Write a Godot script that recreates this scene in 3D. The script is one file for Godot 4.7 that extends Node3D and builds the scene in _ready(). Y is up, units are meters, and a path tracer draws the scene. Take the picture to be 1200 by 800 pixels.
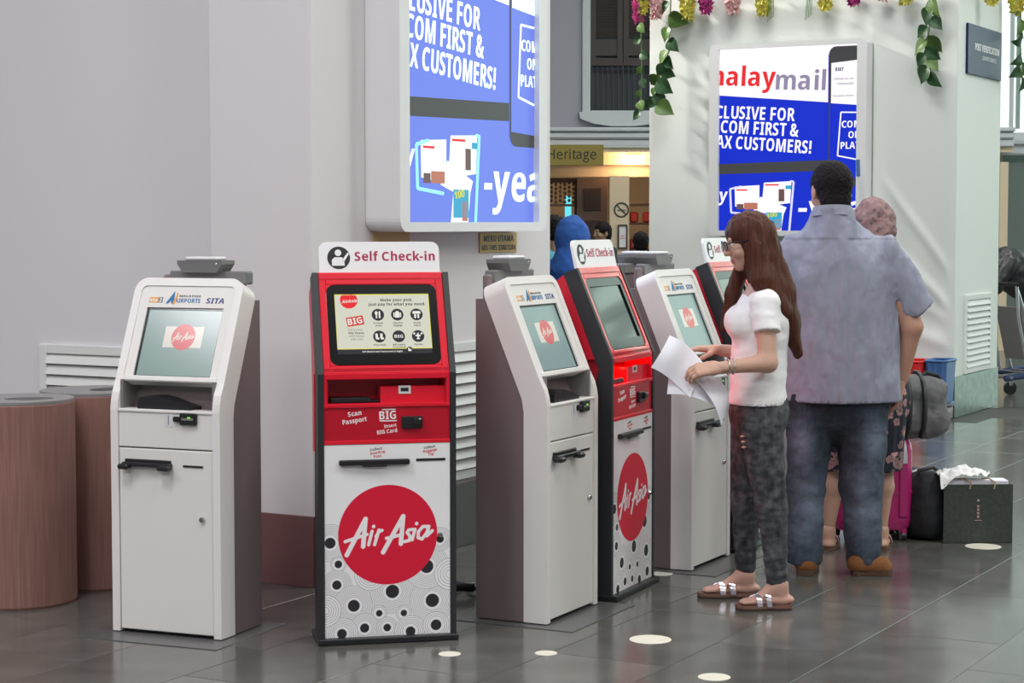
extends Node3D
# Self check-in kiosks beside pillars in an airport hall. Metres, y up; the camera stands over the origin and looks along -z.

# ---------------------------------------------------------------- mesh helpers
class MB:
	var st := SurfaceTool.new()
	func _init() -> void:
		st.begin(Mesh.PRIMITIVE_TRIANGLES)
		st.set_smooth_group(-1)
	func flat() -> MB:
		st.set_smooth_group(-1)
		return self
	func smooth(g := 1) -> MB:
		st.set_smooth_group(g)
		return self
	func tri(a: Vector3, b: Vector3, c: Vector3, out := Vector3.ZERO) -> void:
		if out != Vector3.ZERO and (a - c).cross(a - b).dot(out) < 0.0:
			var t := b
			b = c
			c = t
		st.add_vertex(a)
		st.add_vertex(b)
		st.add_vertex(c)
	func quad(a: Vector3, b: Vector3, c: Vector3, d: Vector3, out := Vector3.ZERO) -> void:
		tri(a, b, c, out)
		tri(a, c, d, out)
	func box(c: Vector3, s: Vector3, bs := Basis(), bv := 0.0) -> MB:
		var h := s * 0.5
		var e := minf(bv, minf(h.x, minf(h.y, h.z)) * 0.98)
		var sg := [-1.0, 1.0]
		for ax in 3:
			var b1 := (ax + 1) % 3
			var b2 := (ax + 2) % 3
			for sa: float in sg:
				var f := []
				for k in [[-1.0, -1.0], [1.0, -1.0], [1.0, 1.0], [-1.0, 1.0]]:
					var v := Vector3()
					v[ax] = h[ax] * sa
					v[b1] = (h[b1] - e) * k[0]
					v[b2] = (h[b2] - e) * k[1]
					f.append(c + bs * v)
				var o := Vector3()
				o[ax] = sa
				quad(f[0], f[1], f[2], f[3], bs * o)
				if e > 0.0:
					for sb: float in sg:
						var g := []
						for sc: float in sg:
							var v1 := Vector3()
							v1[ax] = h[ax] * sa
							v1[b1] = (h[b1] - e) * sb
							v1[b2] = (h[b2] - e) * sc
							var v2 := Vector3()
							v2[ax] = (h[ax] - e) * sa
							v2[b1] = h[b1] * sb
							v2[b2] = (h[b2] - e) * sc
							g.append([c + bs * v1, c + bs * v2])
						var oo := Vector3()
						oo[ax] = sa
						oo[b1] = sb
						quad(g[0][0], g[0][1], g[1][1], g[1][0], bs * oo)
		if e > 0.0:
			for sx: float in sg:
				for sy: float in sg:
					for sz: float in sg:
						tri(c + bs * Vector3(h.x * sx, (h.y - e) * sy, (h.z - e) * sz), c + bs * Vector3((h.x - e) * sx, h.y * sy, (h.z - e) * sz), c + bs * Vector3((h.x - e) * sx, (h.y - e) * sy, h.z * sz), bs * Vector3(sx, sy, sz))
		return self
	func prism(poly: PackedVector2Array, z0: float, z1: float, xf := Transform3D()) -> MB:
		if poly.size() < 3:
			return self
		var p := poly.duplicate()
		if Geometry2D.is_polygon_clockwise(p):
			p.reverse()
		var idx := Geometry2D.triangulate_polygon(p)
		var zz := xf.basis.z.normalized()
		for k in range(0, idx.size(), 3):
			for s in 2:
				var z := z1 if s else z0
				tri(xf * Vector3(p[idx[k]].x, p[idx[k]].y, z), xf * Vector3(p[idx[k + 1]].x, p[idx[k + 1]].y, z), xf * Vector3(p[idx[k + 2]].x, p[idx[k + 2]].y, z), zz if (s == 1) == (z1 > z0) else -zz)
		for k in p.size():
			var a := p[k]
			var b := p[(k + 1) % p.size()]
			var n := xf.basis * Vector3(b.y - a.y, a.x - b.x, 0)
			quad(xf * Vector3(a.x, a.y, z0), xf * Vector3(b.x, b.y, z0), xf * Vector3(b.x, b.y, z1), xf * Vector3(a.x, a.y, z1), n)
		return self
	func tube(pts: Array, r, sides := 8, ring := false) -> MB:
		smooth(2)
		var n := pts.size()
		var rings := []
		var up := Vector3.UP
		for i in n:
			var d: Vector3
			if ring:
				d = (pts[(i + 1) % n] - pts[(i + n - 1) % n]).normalized()
			else:
				d = (pts[mini(i + 1, n - 1)] - pts[maxi(i - 1, 0)]).normalized()
			if i == 0 or absf(d.dot(up)) > 0.97:
				up = Vector3.UP if absf(d.y) < 0.9 else Vector3.RIGHT
			var s := d.cross(up).normalized()
			up = s.cross(d).normalized()
			var rr: float = r[i] if r is Array else r
			var ringp := []
			for k in sides:
				var a := TAU * k / sides
				ringp.append(pts[i] + (s * cos(a) + up * sin(a)) * rr)
			rings.append(ringp)
		for i in (n if ring else n - 1):
			var j := (i + 1) % n
			for k in sides:
				var l := (k + 1) % sides
				var o: Vector3 = rings[i][k] + rings[i][l] - pts[i] * 2.0
				quad(rings[i][k], rings[i][l], rings[j][l], rings[j][k], o)
		if not ring:
			flat()
			for k in sides:
				var l := (k + 1) % sides
				tri(pts[0], rings[0][k], rings[0][l], pts[0] - pts[1])
				tri(pts[n - 1], rings[n - 1][k], rings[n - 1][l], pts[n - 1] - pts[n - 2])
		return self
	func lathe(prof: Array, n := 24, xf := Transform3D()) -> MB:
		for i in prof.size() - 1:
			var p: Vector2 = prof[i]
			var q: Vector2 = prof[i + 1]
			smooth(10 + i)
			for k in n:
				var a := TAU * k / n
				var b := TAU * (k + 1) / n
				var o := Vector3((q.y - p.y) * cos(a), p.x - q.x, (q.y - p.y) * sin(a))
				if p.x == q.x and p.y > q.y:
					o = -o
				var v := [Vector3(p.x * cos(a), p.y, p.x * sin(a)), Vector3(p.x * cos(b), p.y, p.x * sin(b)), Vector3(q.x * cos(b), q.y, q.x * sin(b)), Vector3(q.x * cos(a), q.y, q.x * sin(a))]
				if p.x < 1e-5:
					tri(xf * v[0], xf * v[2], xf * v[3], xf.basis * o)
				elif q.x < 1e-5:
					tri(xf * v[0], xf * v[1], xf * v[2], xf.basis * o)
				else:
					quad(xf * v[0], xf * v[1], xf * v[2], xf * v[3], xf.basis * o)
		flat()
		return self
	func ball(c: Vector3, r: Vector3, bs := Basis(), nu := 12, nv := 8) -> MB:
		smooth(3)
		for j in nv:
			for i in nu:
				var q := []
				for e in [[0, 0], [1, 0], [1, 1], [0, 1]]:
					var a: float = TAU * (i + e[0]) / nu
					var b: float = PI * (j + e[1]) / nv - PI / 2
					q.append(c + bs * Vector3(cos(b) * cos(a) * r.x, sin(b) * r.y, cos(b) * sin(a) * r.z))
				var o: Vector3 = q[0] + q[2] - c * 2.0
				if j == 0:
					tri(q[0], q[2], q[3], o)
				elif j == nv - 1:
					tri(q[0], q[1], q[2], o)
				else:
					quad(q[0], q[1], q[2], q[3], o)
		flat()
		return self
	func sheet(f: Callable, nu: int, nv: int, th := 0.0) -> MB:
		# a surface f(u, v), u and v from 0 to 1; with th a second skin th behind it
		smooth(4)
		var P := []
		for i in nu + 1:
			var row := []
			for j in nv + 1:
				row.append(f.call(float(i) / nu, float(j) / nv))
			P.append(row)
		for i in nu:
			for j in nv:
				quad(P[i][j], P[i + 1][j], P[i + 1][j + 1], P[i][j + 1])
		if th > 0.0:
			var nn: Vector3 = (P[nu][0] - P[0][0]).cross(P[0][nv] - P[0][0]).normalized() * th
			smooth(5)
			for i in nu:
				for j in nv:
					quad(P[i][j] + nn, P[i][j + 1] + nn, P[i + 1][j + 1] + nn, P[i + 1][j] + nn)
			flat()
			for i in nu:
				quad(P[i][0], P[i + 1][0], P[i + 1][0] + nn, P[i][0] + nn)
				quad(P[i][nv], P[i + 1][nv], P[i + 1][nv] + nn, P[i][nv] + nn)
			for j in nv:
				quad(P[0][j], P[0][j + 1], P[0][j + 1] + nn, P[0][j] + nn)
				quad(P[nu][j], P[nu][j + 1], P[nu][j + 1] + nn, P[nu][j] + nn)
		flat()
		return self
	func mesh() -> ArrayMesh:
		st.generate_normals()
		return st.commit()

# ---------------------------------------------------------------- smooth bodies: a distance field on a grid, meshed as surface nets
class Surf:
	var V := PackedVector3Array()
	var N := PackedVector3Array()
	var C := PackedColorArray()
	var I := PackedInt32Array()
	func mesh() -> ArrayMesh:
		var a := []
		a.resize(Mesh.ARRAY_MAX)
		a[Mesh.ARRAY_VERTEX] = V
		a[Mesh.ARRAY_NORMAL] = N
		a[Mesh.ARRAY_COLOR] = C
		a[Mesh.ARRAY_INDEX] = I
		var m := ArrayMesh.new()
		m.add_surface_from_arrays(Mesh.PRIMITIVE_TRIANGLES, a)
		return m

class Sdf:
	var o: Vector3
	var c: float
	var nx: int
	var ny: int
	var nz: int
	var d := PackedFloat32Array()
	func _init(lo: Vector3, hi: Vector3, cell: float) -> void:
		o = lo
		c = cell
		nx = int(ceil((hi.x - lo.x) / cell)) + 1
		ny = int(ceil((hi.y - lo.y) / cell)) + 1
		nz = int(ceil((hi.z - lo.z) / cell)) + 1
		d.resize(nx * ny * nz)
		d.fill(1.0)
	func reach(lo: Vector3, hi: Vector3) -> Array:
		return [maxi(0, int((lo.x - o.x) / c)), mini(nx - 1, int((hi.x - o.x) / c) + 1), maxi(0, int((lo.y - o.y) / c)), mini(ny - 1, int((hi.y - o.y) / c) + 1), maxi(0, int((lo.z - o.z) / c)), mini(nz - 1, int((hi.z - o.z) / c) + 1)]
	# tapered capsule; thin along fl by fs; ends: 1 cuts it flat at b, 2 at a
	func cap(a: Vector3, b: Vector3, ra: float, rb: float, k := 0.02, fl := Vector3.ZERO, fs := 1.0, ends := 0) -> Sdf:
		var m := maxf(ra, rb) / minf(1.0, fs) + k + 2.0 * c
		var mm := Vector3(m, m, m)
		var e: Array = reach(a.min(b) - mm, a.max(b) + mm)
		var ax := (b - a).normalized()
		var ba := b - a
		var rawlen := ba.length()
		var shear := fs != 1.0
		if shear:
			ba += fl * (ba.dot(fl) * (fs - 1.0))
		var bb := maxf(ba.length_squared(), 1e-9)
		for z in range(e[4], e[5] + 1):
			for y in range(e[2], e[3] + 1):
				var i: int = (z * ny + y) * nx + e[0]
				for x in range(e[0], e[1] + 1):
					var p := Vector3(o.x + x * c - a.x, o.y + y * c - a.y, o.z + z * c - a.z)
					var al := p.dot(ax)
					if shear:
						p += fl * (p.dot(fl) * (fs - 1.0))
					var t := clampf(p.dot(ba) / bb, 0.0, 1.0)
					var dn := (p - ba * t).length() - lerpf(ra, rb, t)
					if ends & 1:
						dn = maxf(dn, al - rawlen)
					if ends & 2:
						dn = maxf(dn, -al)
					var d0 := d[i]
					var hh := clampf(0.5 + 0.5 * (d0 - dn) / k, 0.0, 1.0)
					d[i] = lerpf(d0, dn, hh) - k * hh * (1.0 - hh)
					i += 1
		return self
	func ell(ce: Vector3, r: Vector3, k := 0.02, bs := Basis(), minus := false) -> Sdf:
		var m := maxf(r.x, maxf(r.y, r.z)) + k + 2.0 * c
		var mm := Vector3(m, m, m)
		var e: Array = reach(ce - mm, ce + mm)
		var inv := bs.transposed()
		for z in range(e[4], e[5] + 1):
			for y in range(e[2], e[3] + 1):
				var i: int = (z * ny + y) * nx + e[0]
				for x in range(e[0], e[1] + 1):
					var p := inv * Vector3(o.x + x * c - ce.x, o.y + y * c - ce.y, o.z + z * c - ce.z)
					var q := p / r
					var k0 := q.length()
					var k1 := maxf((q / r).length(), 1e-6)
					var dn := k0 * (k0 - 1.0) / k1
					var d0 := d[i]
					if minus:
						d[i] = maxf(d0, -dn)
					else:
						var hh := clampf(0.5 + 0.5 * (d0 - dn) / k, 0.0, 1.0)
						d[i] = lerpf(d0, dn, hh) - k * hh * (1.0 - hh)
					i += 1
		return self
	func cut(p0: Vector3, n: Vector3) -> Sdf:
		var i := 0
		for z in nz:
			for y in ny:
				for x in nx:
					var v := (o.x + x * c - p0.x) * n.x + (o.y + y * c - p0.y) * n.y + (o.z + z * c - p0.z) * n.z
					if v > d[i]:
						d[i] = v
					i += 1
		return self
	# folds: noise stretched by sc, amp metres high; part = only where that function says so
	func folds(nz_: FastNoiseLite, amp: float, sc: Vector3) -> Sdf:
		var i := 0
		for z in nz:
			for y in ny:
				for x in nx:
					if absf(d[i]) < 0.04:
						d[i] += amp * nz_.get_noise_3d((o.x + x * c) * sc.x, (o.y + y * c) * sc.y, (o.z + z * c) * sc.z)
					i += 1
		return self
	# a sewn edge: cloth above height y stands out by amp, so does a strip of half width w round x below it, on the side where z is positive
	func sewn(y: float, amp: float, xs: float, w: float) -> Sdf:
		var i := 0
		for z in nz:
			for yy in ny:
				var h := o.y + yy * c
				for x in nx:
					if absf(d[i]) < 0.04 and (h > y or (o.z + z * c > 0.05 and absf(o.x + x * c - xs) < w)):
						d[i] -= amp
					i += 1
		return self
	func into(s: Surf, paint = null) -> void:
		var grid := PackedInt32Array()
		grid.resize(nx * ny * nz)
		grid.fill(-1)
		var sy := nx
		var sz := nx * ny
		var lim := 4.5 * c
		for z in nz - 1:
			for y in ny - 1:
				for x in nx - 1:
					var i := z * sz + y * sy + x
					var a := d[i]
					if a > lim or a < -lim:
						continue
					var v := [a, d[i + 1], d[i + sy], d[i + sy + 1], d[i + sz], d[i + sz + 1], d[i + sz + sy], d[i + sz + sy + 1]]
					var neg := 0
					for q: float in v:
						if q < 0.0:
							neg += 1
					if neg == 0 or neg == 8:
						continue
					var sum := Vector3()
					var cnt := 0
					for e: Array in [[0, 1], [2, 3], [4, 5], [6, 7], [0, 2], [1, 3], [4, 6], [5, 7], [0, 4], [1, 5], [2, 6], [3, 7]]:
						var f0: float = v[e[0]]
						var f1: float = v[e[1]]
						if (f0 < 0.0) != (f1 < 0.0):
							var t := f0 / (f0 - f1)
							var k0: int = e[0]
							var k1: int = e[1]
							sum += Vector3(k0 & 1, (k0 >> 1) & 1, k0 >> 2).lerp(Vector3(k1 & 1, (k1 >> 1) & 1, k1 >> 2), t)
							cnt += 1
					var p := o + (Vector3(x, y, z) + sum / cnt) * c
					var n := Vector3(v[1] + v[3] + v[5] + v[7] - v[0] - v[2] - v[4] - v[6], v[2] + v[3] + v[6] + v[7] - v[0] - v[1] - v[4] - v[5], v[4] + v[5] + v[6] + v[7] - v[0] - v[1] - v[2] - v[3]).normalized()
					grid[i] = s.V.size()
					s.V.append(p)
					s.N.append(n)
					s.C.append(paint.call(p, n) if paint != null else Color(1, 1, 1))
		for z in range(1, nz - 1):
			for y in range(1, ny - 1):
				for x in range(1, nx - 1):
					var i := z * sz + y * sy + x
					var a := d[i]
					if a > lim or a < -lim:
						continue
					var ins := a < 0.0
					for ax in 3:
						var st: int = [1, sy, sz][ax]
						if (d[i + st] < 0.0) == ins:
							continue
						var s1: int = [sy, sz, 1][ax]
						var s2: int = [sz, 1, sy][ax]
						var g0 := grid[i - s1 - s2]
						var g1 := grid[i - s2]
						var g2 := grid[i]
						var g3 := grid[i - s1]
						if g0 < 0 or g1 < 0 or g2 < 0 or g3 < 0:
							continue
						if ins:
							s.I.append_array(PackedInt32Array([g0, g2, g1, g0, g3, g2]))
						else:
							s.I.append_array(PackedInt32Array([g0, g1, g2, g0, g2, g3]))

# ---------------------------------------------------------------- scene helpers
var taken := {}
var M := {}
var font_bold := SystemFont.new()
var font_plain := SystemFont.new()
var rng := RandomNumberGenerator.new()

func numbered(called: String) -> String:
	var n: int = taken.get(called, 0)
	taken[called] = n + 1
	return called if n == 0 else "%s_%03d" % [called, n]

func tag(o: Node, label: String, category: String, group := "", kind := "") -> Node:
	if label:
		o.set_meta("label", label)
	if category:
		o.set_meta("category", category)
	if group:
		o.set_meta("group", group)
	if kind:
		o.set_meta("kind", kind)
	return o

func thing(called: String, label: String, category: String, at := Vector3.ZERO, turn := 0.0, group := "") -> Node3D:
	var o := Node3D.new()
	o.name = numbered(called)
	add_child(o)
	o.position = at
	o.rotation_degrees.y = turn
	tag(o, label, category, group)
	return o

func part(called: String, me: Mesh, m: Material, parent: Node, at := Vector3.ZERO) -> MeshInstance3D:
	var o := MeshInstance3D.new()
	o.mesh = me
	o.material_override = m
	o.name = numbered(called) if parent == self else called
	parent.add_child(o, true)
	o.position = at
	return o

func obj(called: String, b: MB, m: Material, parent: Node, at := Vector3.ZERO) -> MeshInstance3D:
	return part(called, b.mesh(), m, parent, at)

func structure(called: String, b: MB, m: Material, label := "", category := "") -> MeshInstance3D:
	var o := obj(called, b, m, self)
	tag(o, label, category, "", "structure")
	return o

func box(called: String, c: Vector3, s: Vector3, m: Material, parent: Node, bv := 0.0, bs := Basis()) -> MeshInstance3D:
	return obj(called, MB.new().box(Vector3.ZERO, s, bs, bv), m, parent, c)

func copy(o: Node3D, label: String, at: Vector3, turn: float) -> Node3D:
	var c := o.duplicate() as Node3D
	var base := String(o.name).rstrip("0123456789").trim_suffix("_")
	c.name = numbered(base)
	add_child(c)
	c.position = at
	c.rotation_degrees.y = turn
	c.set_meta("label", label)
	return c

func rrect(w: float, h: float, r: float, corners := 15, seg := 5, cx := 0.0, cy := 0.0) -> PackedVector2Array:
	# corners: 1 bottom right, 2 top right, 4 top left, 8 bottom left are round
	var p := PackedVector2Array()
	var cs := [[1, -1, -90.0], [1, 1, 0.0], [-1, 1, 90.0], [-1, -1, 180.0]]
	for k in 4:
		var sx: float = cs[k][0]
		var sy: float = cs[k][1]
		if corners & (1 << k):
			for i in seg + 1:
				var a := deg_to_rad(cs[k][2] + 90.0 * i / seg)
				p.append(Vector2(cx + sx * (w / 2 - r) + cos(a) * r, cy + sy * (h / 2 - r) + sin(a) * r))
		else:
			p.append(Vector2(cx + sx * w / 2, cy + sy * h / 2))
	return p

func circle(r: float, n := 28, cx := 0.0, cy := 0.0, sx := 1.0) -> PackedVector2Array:
	var p := PackedVector2Array()
	for k in n:
		p.append(Vector2(cx + cos(TAU * k / n) * r * sx, cy + sin(TAU * k / n) * r))
	return p

func frame_bars(b: MB, w: float, h: float, t: float, z0: float, z1: float, cx := 0.0, cy := 0.0, xf := Transform3D(), bv := 0.0) -> MB:
	# four bars round an opening w by h
	var zc := (z0 + z1) / 2
	var dz := absf(z1 - z0)
	b.box(xf * Vector3(cx - w / 2 - t / 2, cy, zc), Vector3(t, h + 2 * t, dz), xf.basis, bv)
	b.box(xf * Vector3(cx + w / 2 + t / 2, cy, zc), Vector3(t, h + 2 * t, dz), xf.basis, bv)
	b.box(xf * Vector3(cx, cy - h / 2 - t / 2, zc), Vector3(w, t, dz), xf.basis, bv)
	b.box(xf * Vector3(cx, cy + h / 2 + t / 2, zc), Vector3(w, t, dz), xf.basis, bv)
	return b

# flat lettering: h is the height of a capital; ali -1 left, 0 centre, 1 right; wide fits it to that width
func words(s: String, h: float, xf: Transform3D, m: Material, parent: Node, ali := 0, wide := 0.0, bold := true, slant := 0.0, turn := 0.0, called := "lettering") -> MeshInstance3D:
	var t := TextMesh.new()
	t.text = s
	t.font = font_bold if bold else font_plain
	t.font_size = 32
	t.pixel_size = h / (0.714 * 32)
	t.depth = minf(0.0015, h * 0.06)
	t.curve_step = 2.0 if h < 0.03 else 1.0
	t.horizontal_alignment = HORIZONTAL_ALIGNMENT_LEFT
	t.vertical_alignment = VERTICAL_ALIGNMENT_BOTTOM
	var ab := t.get_aabb()
	var sx := wide / ab.size.x if wide > 0.0 and ab.size.x > 0.0 else 1.0
	var o := MeshInstance3D.new()
	o.mesh = t
	o.material_override = m
	o.name = called
	var w := ab.size.x * sx
	var off := -ab.position.x * sx - (0.0 if ali < 0 else w / 2 if ali == 0 else w)
	var base := Transform3D(Basis(Vector3(sx, 0, 0), Vector3(slant, 1, 0), Vector3(0, 0, 1)), Vector3(off, -ab.position.y if not ("y" in s or "g" in s or "p" in s or "j" in s) else -ab.position.y - h * 0.3, 0))
	var spin := Transform3D(Basis(Vector3(0, 0, 1), deg_to_rad(turn)), Vector3.ZERO)
	o.transform = xf * spin * base
	parent.add_child(o, true)
	return o

func mat(id: String, c: Color, rough := 0.6, metal := 0.0, spec := 0.5) -> StandardMaterial3D:
	var m := StandardMaterial3D.new()
	m.resource_name = id
	m.albedo_color = c
	m.roughness = rough
	m.metallic = metal
	m.metallic_specular = spec
	M[id] = m
	return m

func rgb8(r: int, g: int, b: int) -> Color:
	return Color(r / 255.0, g / 255.0, b / 255.0)

func noise(seed_: int, freq: float, oct := 4) -> FastNoiseLite:
	var n := FastNoiseLite.new()
	n.seed = seed_
	n.frequency = freq
	n.fractal_octaves = oct
	return n

func noise_tex(seed_: int, freq: float, lo: Color, hi: Color, size := 256, oct := 4, mid := 0.5) -> NoiseTexture2D:
	var t := NoiseTexture2D.new()
	t.width = size
	t.height = size
	t.seamless = true
	t.noise = noise(seed_, freq, oct)
	var g := Gradient.new()
	g.set_color(0, lo)
	g.set_color(1, hi)
	g.add_point(mid, lo.lerp(hi, 0.5))
	t.color_ramp = g
	return t

func relief(m: StandardMaterial3D, seed_: int, freq: float, cm: float, scale: Vector3, size := 256) -> void:
	m.heightmap_enabled = true
	m.heightmap_texture = noise_tex(seed_, freq, Color.BLACK, Color.WHITE, size)
	m.heightmap_scale = cm
	m.uv1_triplanar = true
	m.uv1_scale = scale

func mottle(m: StandardMaterial3D, seed_: int, freq: float, lo: Color, hi: Color, scale: Vector3, size := 256) -> void:
	m.albedo_texture = noise_tex(seed_, freq, lo, hi, size)
	m.uv1_triplanar = true
	m.uv1_scale = scale

func glow(id: String, c: Color, e: float) -> StandardMaterial3D:
	var m := mat(id, Color(0.02, 0.02, 0.02), 0.35, 0.0, 0.3)
	m.emission_enabled = true
	m.emission = c
	m.emission_energy_multiplier = e
	return m

# drawing flat print into an Image, in metres from the lower left corner
func ink(im: Image, ppm: float, c: Vector2, r: float, col: Color, r_in := 0.0) -> void:
	var W := im.get_width()
	var H := im.get_height()
	for y in range(maxi(0, int(H - (c.y + r) * ppm) - 1), mini(H, int(H - (c.y - r) * ppm) + 2)):
		for x in range(maxi(0, int((c.x - r) * ppm) - 1), mini(W, int((c.x + r) * ppm) + 2)):
			var dd := Vector2((x + 0.5) / ppm - c.x, (H - y - 0.5) / ppm - c.y).length()
			var cov := clampf((r - dd) * ppm + 0.5, 0.0, 1.0) * clampf((dd - r_in) * ppm + 0.5, 0.0, 1.0)
			if cov > 0.0:
				im.set_pixel(x, y, im.get_pixel(x, y).lerp(col, cov))

func stroke(im: Image, ppm: float, pts: Array, r: float, col: Color) -> void:
	var H := im.get_height()
	var W := im.get_width()
	for k in pts.size() - 1:
		var a: Vector2 = pts[k]
		var b: Vector2 = pts[k + 1]
		var lo := a.min(b) - Vector2(r, r)
		var hi := a.max(b) + Vector2(r, r)
		for y in range(maxi(0, int(H - hi.y * ppm) - 1), mini(H, int(H - lo.y * ppm) + 2)):
			for x in range(maxi(0, int(lo.x * ppm) - 1), mini(W, int(hi.x * ppm) + 2)):
				var p := Vector2((x + 0.5) / ppm, (H - y - 0.5) / ppm)
				var t := clampf((p - a).dot(b - a) / maxf((b - a).length_squared(), 1e-9), 0.0, 1.0)
				var cov := clampf((r - (p - a - (b - a) * t).length()) * ppm + 0.5, 0.0, 1.0)
				if cov > 0.0:
					im.set_pixel(x, y, im.get_pixel(x, y).lerp(col, cov))

# the brush lettering in the red disc, in units of the disc's radius
const SCRIPT := [
	[[-0.83, -0.38], [-0.45, 0.33]], [[-0.45, 0.33], [-0.5, -0.22]], [[-0.86, -0.11], [-0.7, -0.06], [-0.42, 0.02]],
	[[-0.32, 0.08], [-0.39, -0.19]], [[-0.29, 0.17], [-0.285, 0.18]],
	[[-0.18, 0.1], [-0.27, -0.19]], [[-0.24, -0.03], [-0.18, 0.07], [-0.12, 0.09]],
	[[-0.1, -0.35], [0.31, 0.36]], [[0.31, 0.36], [0.26, -0.19]], [[-0.03, -0.07], [0.1, -0.05], [0.3, 0.0]],
	[[0.5, 0.09], [0.42, 0.08], [0.39, 0.03], [0.45, -0.05], [0.43, -0.13], [0.33, -0.15]],
	[[0.55, 0.09], [0.49, -0.12]], [[0.58, 0.2], [0.585, 0.21]],
	[[0.81, 0.14], [0.71, 0.14], [0.62, 0.04], [0.61, -0.08], [0.69, -0.11], [0.78, 0.0], [0.83, 0.14]], [[0.83, 0.14], [0.79, -0.05], [0.9, 0.05]]]

func brush_logo(im: Image, ppm: float, c: Vector2, r: float, disc: Color, white: Color) -> void:
	ink(im, ppm, c, r, disc)
	for s: Array in SCRIPT:
		var pts := []
		for q: Array in s:
			pts.append(c + Vector2(q[0], q[1]) * r)
		stroke(im, ppm, pts, r * (0.047 if absf(s[0][1]) > 0.3 else 0.034), white)

func picture(im: Image) -> ImageTexture:
	return ImageTexture.create_from_image(im)

# a flat sheet with the whole texture on it, facing +z
func print_sheet(w: float, h: float) -> QuadMesh:
	var q := QuadMesh.new()
	q.size = Vector2(w, h)
	return q

# ---------------------------------------------------------------- the place
const A := Vector3(0.4848, 0, -0.8746)      # along the pillar sides that run away to the right
const NA := Vector3(0.8746, 0, 0.4848)      # the way those sides face
const B := Vector3(-0.8746, 0, -0.4848)     # along the pillar fronts, to the left
const NB := Vector3(-0.4848, 0, 0.8746)     # the way the fronts face
const C1 := Vector3(-0.846, 0, -8.306)      # corner of the near pillar
const C2 := Vector3(3.521, 0, -15.6)        # corner of the far pillar
const TOP := 6.2

func _ready() -> void:
	# camera
	var cam := Camera3D.new()
	cam.name = "camera"
	cam.position = Vector3(0, 1.55, 0)
	cam.rotation.x = -atan(138.0 / 2300.0)
	cam.fov = rad_to_deg(2.0 * atan(400.0 / 2300.0))
	cam.near = 0.1
	cam.far = 200.0
	add_child(cam)
	cam.current = true
	# daylight outside the glazed side of the hall, exposure
	var env := Environment.new()
	env.background_mode = Environment.BG_COLOR
	env.background_color = Color(0.89, 1.0, 0.945)
	env.background_energy_multiplier = 2.4
	env.tonemap_mode = Environment.TONE_MAPPER_LINEAR
	env.tonemap_exposure = 1.0
	env.sdfgi_enabled = true
	env.ssao_enabled = true
	env.ssil_enabled = true
	var we := WorldEnvironment.new()
	we.name = "world"
	we.environment = env
	add_child(we)
	rng.seed = 7
	font_bold.font_names = PackedStringArray(["Droid Sans"])
	font_bold.font_weight = 700
	font_plain.font_names = PackedStringArray(["Droid Sans"])
	materials()
	ceiling_lights()
	hall()
	near_pillar()
	far_pillar()
	displays()
	shopfront()
	kiosks()
	bins()
	people()
	luggage()
	cleaning_cart()
	garland()
	small_things()

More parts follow.
